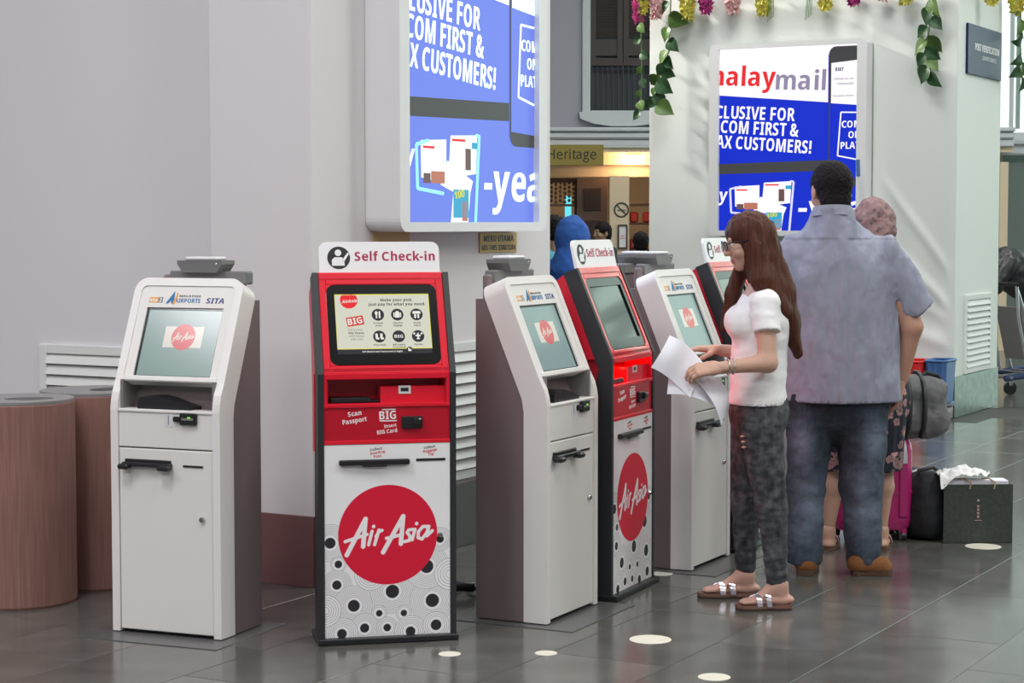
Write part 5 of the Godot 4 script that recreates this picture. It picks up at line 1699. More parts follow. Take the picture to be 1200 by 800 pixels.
	# sandals
	for q in [[Vector3(0.165, 0, 0.12), Vector3(-0.045, 0, 0.125)], [Vector3(0.06, 0, -0.13), Vector3(-0.172, 0, -0.135)]]:
		var heel: Vector3 = q[0]
		var toe: Vector3 = q[1]
		var d := (toe - heel).normalized()
		var sd := d.cross(Vector3.UP)
		var sb := obj("sandal", MB.new().prism(sole_outline(heel, toe, 0.042, 0.004), -0.022, -0.009, flat_up()), M.sandal_cork, t)
		obj("outsole", MB.new().prism(sole_outline(heel, toe, 0.042, 0.003), -0.009, -0.001, flat_up()), M.sandal_sole, sb)
		for b in [[0.42, 0.5, 0.06], [0.6, 0.66, 0.048]]:
			var strap := func(u: float, v: float) -> Vector3:
				var a := PI * u
				var along: float = lerpf(b[0], b[1], u) + (v - 0.5) * 0.1
				return heel + (toe - heel) * along + sd * (-cos(a) * 0.043) + Vector3(0, 0.016 + sin(a) * b[2], 0)
			obj("strap", MB.new().sheet(strap, 14, 2, 0.002), M.silver_strap, sb)
		obj("toe_strap", MB.new().tube([heel.lerp(toe, 0.62) + Vector3(0, 0.062, 0), heel.lerp(toe, 0.76) + Vector3(0, 0.052, 0), heel.lerp(toe, 0.83) + Vector3(0, 0.022, 0)], 0.006, 7), M.silver_strap, sb)
		obj("buckle", frame_bars(MB.new(), 0.012, 0.012, 0.003, 0.0, 0.003, 0, 0, Transform3D(Basis(Vector3.UP, 0.1), heel.lerp(toe, 0.5) + Vector3(0, 0.05, 0.032))), M.lock_chrome, sb)
	# papers in her hands
	var base := Vector3(0.955, 0, -7.95)
	var p1 := func(u: float, v: float) -> Vector3:
		var a := Vector3(-0.325, 1.105, 0.12).lerp(Vector3(-0.19, 0.99, 0.13), u)
		var b := Vector3(-0.405, 0.965, 0.2).lerp(Vector3(-0.25, 0.88, 0.21), u)
		return a.lerp(b, v) + Vector3(0.0, 0.02 * sin(u * 3.0 + v), 0.035 * sin(v * PI) * (1.0 - u) + 0.01 * sin(u * 7.0))
	tag(obj("paper_sheet", MB.new().sheet(p1, 12, 12, 0.0006), M.paper, self, base), "white paper sheet standing up from the woman's hand", "paper", "papers held by the woman")
	var p2 := func(u: float, v: float) -> Vector3:
		var a := Vector3(-0.33, 0.97, 0.17).lerp(Vector3(-0.12, 0.95, 0.15), u)
		var b := Vector3(-0.34, 0.875, 0.19).lerp(Vector3(-0.1, 0.83, 0.16), u)
		return a.lerp(b, v) + Vector3(0, 0.012 * sin(u * 5.0), 0.03 * sin(u * PI) * v)
	tag(obj("paper_sheet", MB.new().sheet(p2, 12, 10, 0.0006), M.paper, self, base), "bent white paper sheet hanging under the woman's hand", "paper", "papers held by the woman")
	var p3 := func(u: float, v: float) -> Vector3:
		var a := Vector3(-0.235, 0.94, 0.175).lerp(Vector3(-0.135, 0.94, 0.16), u)
		var b := Vector3(-0.125, 0.748, 0.2).lerp(Vector3(-0.095, 0.815, 0.16), u)
		return a.lerp(b, v) + Vector3(0.02 * sin(v * PI), 0, 0.03 * sin(v * PI) - 0.02 * u)
	tag(obj("paper_sheet", MB.new().sheet(p3, 8, 14, 0.0006), M.paper, self, base), "folded white paper drooping to a point below the woman's hand", "paper", "papers held by the woman")

func man_in_shirt() -> void:
	var t := thing("person", "man seen from behind in grey blue shirt and blue jeans", "person", Vector3(1.45, 0, -8.65))
	var nz := noise(19, 1.0, 3)
	var tone := SKIN_B
	var s := Surf.new()
	var f := Sdf.new(Vector3(-0.36, -0.01, -0.42), Vector3(0.42, 1.66, 0.2), 0.012)
	f.cap(Vector3(-0.045, 1.62, 0), Vector3(-0.035, 1.5, 0.01), 0.06, 0.068)
	f.cap(Vector3(-0.01, 1.32, 0), Vector3(0, 0.85, 0), 0.21, 0.21, 0.03, Vector3(0, 0, 1), 1.6)
	f.cap(Vector3(0.2, 1.4, 0), Vector3(0.308, 1.1, 0.02), 0.06, 0.05)
	f.cap(Vector3(0.308, 1.1, 0.02), Vector3(0.275, 0.86, -0.03), 0.05, 0.032)
	f.cap(Vector3(-0.21, 1.4, 0), Vector3(-0.29, 1.12, -0.06), 0.06, 0.05)
	f.cap(Vector3(-0.29, 1.12, -0.06), Vector3(-0.17, 1.1, -0.29), 0.048, 0.032)
	f.cap(Vector3(-0.115, 0.8, 0), Vector3(-0.145, 0.4, 0), 0.09, 0.06)
	f.cap(Vector3(-0.145, 0.4, 0), Vector3(-0.149, 0.09, 0), 0.055, 0.04)
	f.cap(Vector3(0.1, 0.8, 0), Vector3(0.105, 0.4, 0), 0.09, 0.06)
	f.cap(Vector3(0.105, 0.4, 0), Vector3(0.112, 0.09, 0), 0.055, 0.04)
	f.into(s, func(_p: Vector3, _n: Vector3) -> Color: return tone)
	var yaw := Basis(Vector3.UP, PI + 0.22)
	var hb := yaw * Basis(Vector3.RIGHT, 0.16)
	add_head(s, Vector3(-0.047, 1.695, -0.01), hb, tone, 1.06)
	add_hand(s, Vector3(0.275, 0.86, -0.03), Vector3(-0.12, -1, -0.1), Vector3(-1, 0, 0.1), Vector3(0, 0, -1), 0.35, tone, 1.05)
	add_hand(s, Vector3(-0.17, 1.1, -0.29), Vector3(0.4, 0.1, -0.9), Vector3(0, -1, 0), Vector3(1, 0, 0), 0.3, tone, 1.05)
	part("body", s.mesh(), M.skin_light, t)
	# shirt with yoke, collar, back pleat
	f = Sdf.new(Vector3(-0.4, 0.72, -0.27), Vector3(0.46, 1.62, 0.25), 0.0095)
	f.cap(Vector3(-0.012, 1.29, 0), Vector3(-0.005, 1.0, 0.0), 0.25, 0.252, 0.03, Vector3(0, 0, 1), 1.5)
	f.cap(Vector3(-0.005, 1.0, 0), Vector3(0.008, 0.7, 0.0), 0.25, 0.262, 0.03, Vector3(0, 0, 1), 1.5)
	f.cap(Vector3(-0.19, 1.42, 0), Vector3(0.17, 1.42, 0), 0.075, 0.075, 0.04)
	f.cap(Vector3(-0.045, 1.6, 0.03), Vector3(-0.03, 1.41, 0.01), 0.084, 0.15, 0.04)
	f.cap(Vector3(0.19, 1.405, 0), Vector3(0.345, 1.172, 0.01), 0.085, 0.078, 0.03, Vector3.ZERO, 1.0, 1)
	f.cap(Vector3(-0.2, 1.405, 0), Vector3(-0.325, 1.19, -0.03), 0.085, 0.078, 0.03, Vector3.ZERO, 1.0, 1)
	f.folds(nz, 0.021, Vector3(7, 2.2, 5))
	f.folds(nz, 0.013, Vector3(15, 5, 9))
	f.folds(nz, 0.003, Vector3(30, 22, 30))
	f.sewn(1.487, 0.005, -0.018, 0.02)
	f.cut(Vector3(0, 0.768, 0), Vector3(0, -1, 0))
	f.cut(Vector3(0, 1.6, 0), Vector3(0, 1, -0.25).normalized())
	var shirt := garment("shirt", f, M.shirt_grey_blue, t)
	# collar standing round the neck and the yoke seam
	var col := func(u: float, v: float) -> Vector3:
		var a := PI * 2.0 * u
		var r := lerpf(0.1, 0.085, v)
		return Vector3(-0.045 + cos(a) * r, 1.578 + v * 0.044 + 0.012 * sin(a), 0.028 + sin(a) * r * 0.95)
	obj("collar", MB.new().sheet(col, 28, 3, 0.0), M.shirt_grey_blue, shirt)
	# jeans; worn pale at thigh, knee and seat
	f = Sdf.new(Vector3(-0.31, 0.02, -0.22), Vector3(0.3, 0.92, 0.22), 0.0095)
	f.cap(Vector3(0, 0.9, 0), Vector3(0, 0.79, 0), 0.19, 0.205, 0.03, Vector3(0, 0, 1), 1.5)
	f.cap(Vector3(-0.125, 0.79, 0), Vector3(-0.146, 0.4, 0), 0.118, 0.084, 0.03)
	f.cap(Vector3(-0.146, 0.4, 0), Vector3(-0.149, 0.045, 0), 0.082, 0.077, 0.03, Vector3.ZERO, 1.0, 1)
	f.cap(Vector3(0.098, 0.79, 0), Vector3(0.1, 0.4, 0), 0.124, 0.096, 0.03)
	f.cap(Vector3(0.1, 0.4, 0), Vector3(0.112, 0.045, 0), 0.094, 0.077, 0.03, Vector3.ZERO, 1.0, 1)
	f.folds(nz, 0.008, Vector3(6, 8, 6))
	f.folds(nz, 0.004, Vector3(12, 20, 12))
	var dye := noise(77, 1.0, 3)
	garment("jeans", f, M.denim_blue, t, func(p: Vector3, _n: Vector3) -> Color:
		var w := 0.0
		for q: Array in [[-0.14, 0.28, 0.1, 0.17], [0.1, 0.3, 0.09, 0.18], [0.14, 0.6, 0.05, 0.1], [-0.18, 0.58, 0.045, 0.1]]:
			w += exp(-pow((p.x - q[0]) / q[2], 2.0) - pow((p.y - q[1]) / q[3], 2.0))
		w = clampf(w * (0.7 + 0.4 * dye.get_noise_3d(p.x * 9, p.y * 9, p.z * 9)) + 0.12 * dye.get_noise_3d(p.x * 60, p.y * 20, p.z * 60), 0.0, 1.0)
		return Color(0.024, 0.034, 0.052).lerp(Color(0.25, 0.30, 0.40), w))
	# hair: short, cut to a line round the back of the neck
	var H := func(x: float, y: float, z: float) -> Vector3: return Vector3(-0.047, 1.695, -0.01) + hb * (Vector3(x, y, z) * 1.06)
	f = Sdf.new(Vector3(-0.2, 1.58, -0.17), Vector3(0.11, 1.86, 0.16), 0.006)
	f.ell(H.call(0, 0.03, -0.016), Vector3(0.086, 0.094, 0.1) * 1.06, 0.01, hb)
	f.ell(H.call(0, -0.045, -0.045), Vector3(0.066, 0.07, 0.055) * 1.06, 0.02, hb)
	f.cut(H.call(0, 0.0, 0.07), (hb * Vector3(0, -0.35, 1.0)).normalized())
	f.cut(H.call(0, -0.092, -0.08), (hb * Vector3(0, -1.0, 0.25)).normalized())
	for sx: float in [-1.0, 1.0]:
		f.ell(H.call(sx * 0.085, -0.015, 0.0), Vector3(0.03, 0.042, 0.032), 0.01, hb, true)
	f.folds(nz, 0.006, Vector3(60, 60, 60))
	garment("hair", f, M.hair_black, t)
	# suede shoes
	for q in [[Vector3(-0.155, 0, 0.07), Vector3(-0.1, 0, -0.2)], [Vector3(0.06, 0, 0.03), Vector3(0.225, 0, 0.03)]]:
		shoe(t, q[0], q[1], M.suede_brown, M.sole_brown, 0.048)

func shoe(t: Node3D, heel: Vector3, toe: Vector3, upper: Material, sole: Material, w: float) -> void:
	var sb := obj("shoe_sole", MB.new().prism(sole_outline(heel, toe, w, 0.004), -0.024, -0.001, flat_up()), sole, t)
	var lo := heel.min(toe) - Vector3(0.09, 0.02, 0.09)
	var hi := heel.max(toe) + Vector3(0.09, 0.16, 0.09)
	var f := Sdf.new(lo, hi, 0.006)
	f.cap(heel.lerp(toe, 0.14) + Vector3(0, 0.045, 0), heel.lerp(toe, 0.78) + Vector3(0, 0.032, 0), w * 0.95, w * 0.98, 0.02, Vector3.UP, 1.15)
	f.cap(heel.lerp(toe, 0.16) + Vector3(0, 0.05, 0), heel.lerp(toe, 0.22) + Vector3(0, 0.085, 0), w * 0.92, w * 0.8, 0.03, Vector3.ZERO, 1.0, 1)
	f.cap(heel.lerp(toe, 0.3) + Vector3(0, 0.06, 0), heel.lerp(toe, 0.7) + Vector3(0, 0.042, 0), w * 0.7, w * 0.7, 0.03)
	f.cut(Vector3(0, 0.02, 0), Vector3(0, -1, 0))
	garment("shoe", f, upper, t)

func woman_in_scarf() -> void:
	var t := thing("person", "woman in flowered headscarf and knee-length flowered dress behind the man", "person", Vector3(1.66, 0, -9.3))
	var nz := noise(29, 1.0, 3)
	var tone := SKIN_A
	var s := Surf.new()
	var f := Sdf.new(Vector3(-0.3, -0.01, -0.3), Vector3(0.32, 1.52, 0.2), 0.012)
	f.cap(Vector3(0.03, 1.45, 0), Vector3(0.02, 1.36, 0), 0.05, 0.056)
	f.cap(Vector3(0.0, 1.2, 0), Vector3(0, 0.85, 0), 0.13, 0.14, 0.03, Vector3(0, 0, 1), 1.4)
	f.cap(Vector3(0.15, 1.3, 0), Vector3(0.2, 1.05, -0.03), 0.045, 0.04)
	f.cap(Vector3(0.2, 1.05, -0.03), Vector3(0.1, 0.98, -0.22), 0.038, 0.026)
	f.cap(Vector3(-0.15, 1.3, 0), Vector3(-0.2, 1.05, -0.03), 0.045, 0.04)
	f.cap(Vector3(-0.2, 1.05, -0.03), Vector3(-0.1, 0.98, -0.22), 0.038, 0.026)
	for q in [[-0.105, -0.13, -0.155], [0.1, 0.108, 0.098]]:
		f.cap(Vector3(q[0] * 0.8, 0.8, 0), Vector3(q[1], 0.43, 0), 0.075, 0.05)
		f.cap(Vector3(q[1], 0.43, 0), Vector3(q[1], 0.3, 0.012), 0.05, 0.05)
		f.cap(Vector3(q[1], 0.3, 0.012), Vector3(q[2], 0.07, 0), 0.049, 0.029)
	f.into(s, func(_p: Vector3, _n: Vector3) -> Color: return tone)
	for q in [[Vector3(-0.155, 0.09, 0), Vector3(-0.155, 0.012, 0.035), Vector3(-0.11, 0.012, -0.17)], [Vector3(0.098, 0.09, 0), Vector3(0.098, 0.012, 0.035), Vector3(0.15, 0.012, -0.17)]]:
		var lo: Vector3 = q[1].min(q[2])
		var hi: Vector3 = q[1].max(q[2])
		var ff := Sdf.new(lo - Vector3(0.07, 0.03, 0.07), hi + Vector3(0.07, 0.16, 0.07), 0.006)
		add_foot(ff, q[0], q[1], q[2])
		ff.into(s, func(_p: Vector3, _n: Vector3) -> Color: return tone)
	var hb := Basis(Vector3.UP, PI - 0.25) * Basis(Vector3.RIGHT, 0.25)
	add_head(s, Vector3(0.05, 1.545, -0.02), hb, tone, 0.98)
	add_hand(s, Vector3(0.1, 0.98, -0.22), Vector3(-0.4, 0, -1), Vector3(0, -1, 0), Vector3(-1, 0, 0), 0.3, tone, 0.92)
	add_hand(s, Vector3(-0.1, 0.98, -0.22), Vector3(0.4, 0, -1), Vector3(0, -1, 0), Vector3(1, 0, 0), 0.3, tone, 0.92)
	part("body", s.mesh(), M.skin_light, t)
	f = Sdf.new(Vector3(-0.31, 0.34, -0.26), Vector3(0.32, 1.45, 0.24), 0.011)
	f.cap(Vector3(0.01, 1.24, 0), Vector3(0, 0.98, 0), 0.165, 0.165, 0.03, Vector3(0, 0, 1), 1.3)
	f.cap(Vector3(0, 0.98, 0), Vector3(0.01, 0.72, 0), 0.165, 0.21, 0.03, Vector3(0, 0, 1), 1.3)
	f.cap(Vector3(0.01, 0.72, 0), Vector3(0.0, 0.3, 0), 0.21, 0.19, 0.03, Vector3(0, 0, 1), 1.25)
	f.cap(Vector3(-0.13, 1.31, 0), Vector3(0.15, 1.31, 0), 0.065, 0.065, 0.03)
	f.cap(Vector3(0.15, 1.31, 0), Vector3(0.21, 1.03, -0.03), 0.065, 0.055, 0.02)
	f.cap(Vector3(-0.15, 1.31, 0), Vector3(-0.21, 1.03, -0.03), 0.065, 0.055, 0.02)
	f.cap(Vector3(0.21, 1.03, -0.03), Vector3(0.12, 0.985, -0.18), 0.055, 0.04, 0.02, Vector3.ZERO, 1.0, 1)
	f.cap(Vector3(-0.21, 1.03, -0.03), Vector3(-0.12, 0.985, -0.18), 0.055, 0.04, 0.02, Vector3.ZERO, 1.0, 1)
	f.folds(nz, 0.014, Vector3(14, 1.5, 14))
	f.cut(Vector3(0, 0.38, 0), Vector3(0, -1, 0))
	garment("dress", f, M.cloth_flowered, t)
	f = Sdf.new(Vector3(-0.2, 1.18, -0.2), Vector3(0.28, 1.72, 0.22), 0.009)
	f.ell(Vector3(0.05, 1.56, -0.01), Vector3(0.1, 0.118, 0.112), 0.02)
	f.cap(Vector3(0.045, 1.5, 0.015), Vector3(0.025, 1.36, 0.02), 0.098, 0.13, 0.04)
	f.cap(Vector3(-0.06, 1.33, 0.01), Vector3(0.12, 1.33, 0.01), 0.1, 0.1, 0.04)
	f.cap(Vector3(0.03, 1.34, 0.06), Vector3(0.03, 1.24, 0.08), 0.1, 0.06, 0.04)
	f.ell(Vector3(0.05, 1.54, -0.02) + hb * Vector3(0, -0.02, 0.13), Vector3(0.06, 0.085, 0.075), 0.01, hb, true)
	f.folds(nz, 0.014, Vector3(8, 10, 8))
	f.folds(nz, 0.004, Vector3(22, 16, 22))
	garment("headscarf", f, M.scarf_print, t)
	for q in [[Vector3(-0.155, 0, 0.04), Vector3(-0.108, 0, -0.19)], [Vector3(0.098, 0, 0.04), Vector3(0.152, 0, -0.19)]]:
		var sb := obj("sandal", MB.new().prism(sole_outline(q[0], q[1], 0.04, 0.003), -0.012, -0.001, flat_up()), M.sandal_cork, t)
		var hl: Vector3 = q[0]
		var to: Vector3 = q[1]
		var sd := (to - hl).normalized().cross(Vector3.UP)
		obj("strap", MB.new().sheet(func(u: float, v: float) -> Vector3: return hl + (to - hl) * (0.55 + v * 0.15) - sd * cos(PI * u) * 0.044 + Vector3(0, 0.012 + sin(PI * u) * 0.05, 0), 12, 2, 0.002), M.petal_pale, sb)

# people further back: same build at less detail
func standing(id: String, at: Vector3, h: float, turn: float, top: Color, low: Color, hood: bool, label: String) -> void:
	var t := thing("person", label, "person", at, turn)
	var k := h / 1.7
	var m1 := mat("top_" + id, top, 0.85)
	var m2 := mat("trousers_" + id, low, 0.9)
	var nz := noise(hash(id) % 1000, 1.0, 2)
	var s := Surf.new()
	var f := Sdf.new(Vector3(-0.34, 0, -0.2) * k, Vector3(0.34, 1.6, 0.34) * k, 0.016)
	f.cap(Vector3(0, 1.5, 0) * k, Vector3(0, 1.38, 0) * k, 0.05 * k, 0.055 * k)
	f.cap(Vector3(0, 1.28, 0) * k, Vector3(0, 0.9, 0) * k, 0.13 * k, 0.13 * k, 0.03, Vector3(0, 0, 1), 1.5)
	for sx: float in [-1.0, 1.0]:
		f.cap(Vector3(sx * 0.17, 1.36, 0) * k, Vector3(sx * 0.22, 1.08, 0.0) * k, 0.045 * k, 0.04 * k)
		f.cap(Vector3(sx * 0.22, 1.08, 0.0) * k, Vector3(sx * 0.2, 0.86, 0.1) * k, 0.038 * k, 0.028 * k)
		f.cap(Vector3(sx * 0.09, 0.85, 0) * k, Vector3(sx * 0.1, 0.08, 0) * k, 0.07 * k, 0.035 * k)
	f.into(s, func(_p: Vector3, _n: Vector3) -> Color: return SKIN_C)
	add_head(s, Vector3(0, 1.585, 0.02) * k, Basis(), SKIN_C, k)
	for sx: float in [-1.0, 1.0]:
		add_hand(s, Vector3(sx * 0.2, 0.86, 0.1) * k, Vector3(0, -1, 0.3), Vector3(-sx, 0, 0), Vector3(0, 0.3, 1), 0.35, SKIN_C, k)
	part("body", s.mesh(), M.skin_light, t)
	f = Sdf.new(Vector3(-0.36, 0.72, -0.24) * k, Vector3(0.36, 1.78, 0.28) * k, 0.014)
	f.cap(Vector3(0, 1.28, 0) * k, Vector3(0, 0.76, 0) * k, 0.165 * k, 0.17 * k, 0.03, Vector3(0, 0, 1), 1.4)
	f.cap(Vector3(-0.14, 1.37, 0) * k, Vector3(0.14, 1.37, 0) * k, 0.065 * k, 0.065 * k, 0.03)
	for sx: float in [-1.0, 1.0]:
		f.cap(Vector3(sx * 0.16, 1.37, 0) * k, Vector3(sx * 0.215, 1.12, 0) * k, 0.065 * k, 0.06 * k, 0.03, Vector3.ZERO, 1.0, 0 if hood else 1)
		if hood:
			f.cap(Vector3(sx * 0.215, 1.12, 0) * k, Vector3(sx * 0.2, 0.88, 0.09) * k, 0.06 * k, 0.045 * k, 0.03, Vector3.ZERO, 1.0, 1)
	f.folds(nz, 0.012, Vector3(9, 6, 9))
	f.cut(Vector3(0, 0.82, 0) * k, Vector3(0, -1, 0))
	garment("top", f, m1, t)
	if hood:
		f = Sdf.new(Vector3(-0.2, 1.24, -0.24) * k, Vector3(0.2, 1.8, 0.26) * k, 0.011)
		f.ell(Vector3(0, 1.6, 0.0) * k, Vector3(0.115, 0.128, 0.13) * k, 0.02)
		f.cap(Vector3(0, 1.52, -0.01) * k, Vector3(0, 1.36, -0.03) * k, 0.11 * k, 0.15 * k, 0.04)
		f.ell(Vector3(0, 1.57, 0.17) * k, Vector3(0.08, 0.1, 0.11) * k, 0.01, Basis(), true)
		f.folds(nz, 0.01, Vector3(8, 10, 8))
		garment("hood", f, m1, t)
	f = Sdf.new(Vector3(-0.26, 0.03, -0.2) * k, Vector3(0.26, 1.0, 0.2) * k, 0.014)
	f.cap(Vector3(0, 0.92, 0) * k, Vector3(0, 0.84, 0) * k, 0.155 * k, 0.16 * k, 0.03, Vector3(0, 0, 1), 1.4)
	for sx: float in [-1.0, 1.0]:
		f.cap(Vector3(sx * 0.09, 0.82, 0) * k, Vector3(sx * 0.1, 0.06, 0) * k, 0.09 * k, 0.055 * k, 0.03, Vector3.ZERO, 1.0, 1)
	f.folds(nz, 0.008, Vector3(10, 16, 10))
	garment("trousers", f, m2, t)
	f = Sdf.new(Vector3(-0.13, 1.4, -0.15) * k, Vector3(0.13, 1.76, 0.17) * k, 0.009)
	f.ell(Vector3(0, 1.617, 0.005) * k, Vector3(0.088, 0.094, 0.102) * k, 0.01)
	f.ell(Vector3(0, 1.56, -0.03) * k, Vector3(0.075, 0.075, 0.065) * k, 0.02)
	f.cut(Vector3(0, 1.585, 0.085) * k, Vector3(0, -0.5, 1).normalized())
	if hood:
		f.cut(Vector3(0, 1.6, 0) * k, Vector3(0, 0, -1))
	f.folds(nz, 0.01, Vector3(60, 60, 60))
	garment("hair", f, M.hair_black, t)
	for sx: float in [-1.0, 1.0]:
		shoe(t, Vector3(sx * 0.1, 0, -0.06) * k, Vector3(sx * 0.11, 0, 0.19) * k, M.black_plastic, M.sole_brown, 0.045 * k)

func person_in_black() -> void:
	# bends forward over a luggage trolley at the right edge, in a long black coat
	var t := thing("person", "person in a black coat bending over a luggage trolley at the right edge", "person", Vector3(5.02, 0, -18.85))
	var nz := noise(39, 1.0, 3)
	var s := Surf.new()
	var f := Sdf.new(Vector3(-0.72, 0, -0.32), Vector3(0.4, 1.6, 0.32), 0.015)
	f.cap(Vector3(0.12, 0.88, 0), Vector3(-0.3, 1.18, 0), 0.12, 0.12, 0.03)
	f.cap(Vector3(-0.34, 1.22, 0), Vector3(-0.46, 1.3, 0), 0.055, 0.05)
	for sx: float in [-1.0, 1.0]:
		f.cap(Vector3(0.14, 0.86, sx * 0.09), Vector3(0.2, 0.08, sx * 0.1), 0.08, 0.04)
		f.cap(Vector3(-0.28, 1.16, sx * 0.17), Vector3(-0.42, 0.95, sx * 0.2), 0.045, 0.04)
		f.cap(Vector3(-0.42, 0.95, sx * 0.2), Vector3(-0.54, 0.8, sx * 0.16), 0.038, 0.028)
	f.into(s, func(_p: Vector3, _n: Vector3) -> Color: return SKIN_A)
	var hb := Basis(Vector3(0, 0, 1), Vector3(0, 1, 0), Vector3(-1, 0, 0)) * Basis(Vector3.RIGHT, 0.6)
	add_head(s, Vector3(-0.52, 1.34, 0), hb, SKIN_A)
	for sx: float in [-1.0, 1.0]:
		add_hand(s, Vector3(-0.54, 0.8, sx * 0.16), Vector3(-0.4, -0.9, 0), Vector3(-0.3, 0, -sx), Vector3(-1, 0.3, 0), 0.4, SKIN_A)
	part("body", s.mesh(), M.skin_light, t)
	f = Sdf.new(Vector3(-0.7, 0.4, -0.36), Vector3(0.46, 1.62, 0.36), 0.013)
	f.cap(Vector3(-0.27, 1.13, 0), Vector3(0.12, 0.86, 0), 0.2, 0.2, 0.04)
	f.cap(Vector3(0.1, 0.86, 0), Vector3(0.16, 0.6, 0), 0.2, 0.2, 0.04)
	for sx: float in [-1.0, 1.0]:
		f.cap(Vector3(-0.27, 1.17, sx * 0.16), Vector3(-0.42, 0.96, sx * 0.2), 0.075, 0.07, 0.03)
		f.cap(Vector3(-0.42, 0.96, sx * 0.2), Vector3(-0.53, 0.82, sx * 0.165), 0.07, 0.055, 0.03, Vector3.ZERO, 1.0, 1)
	f.folds(nz, 0.014, Vector3(8, 8, 8))
	f.cut(Vector3(0, 0.62, 0), Vector3(0, -1, 0))
	garment("coat", f, M.black_trim, t)
	f = Sdf.new(Vector3(-0.7, 1.16, -0.16), Vector3(-0.34, 1.55, 0.16), 0.009)
	f.ell(Vector3(-0.5, 1.38, 0), Vector3(0.1, 0.1, 0.09), 0.01)
	f.folds(nz, 0.01, Vector3(50, 50, 50))
	f.cut(Vector3(-0.57, 1.32, 0), Vector3(-1, -0.6, 0).normalized())
	garment("hair", f, M.hair_black, t)
	f = Sdf.new(Vector3(-0.1, 0.03, -0.24), Vector3(0.4, 0.9, 0.24), 0.014)
	for sx: float in [-1.0, 1.0]:
		f.cap(Vector3(0.14, 0.84, sx * 0.09), Vector3(0.2, 0.06, sx * 0.1), 0.095, 0.06, 0.03, Vector3.ZERO, 1.0, 1)
	garment("trousers", f, M.bag_black, t)
	for sx: float in [-1.0, 1.0]:
		shoe(t, Vector3(0.24, 0, sx * 0.1), Vector3(-0.01, 0, sx * 0.1), M.black_plastic, M.sole_brown, 0.045)

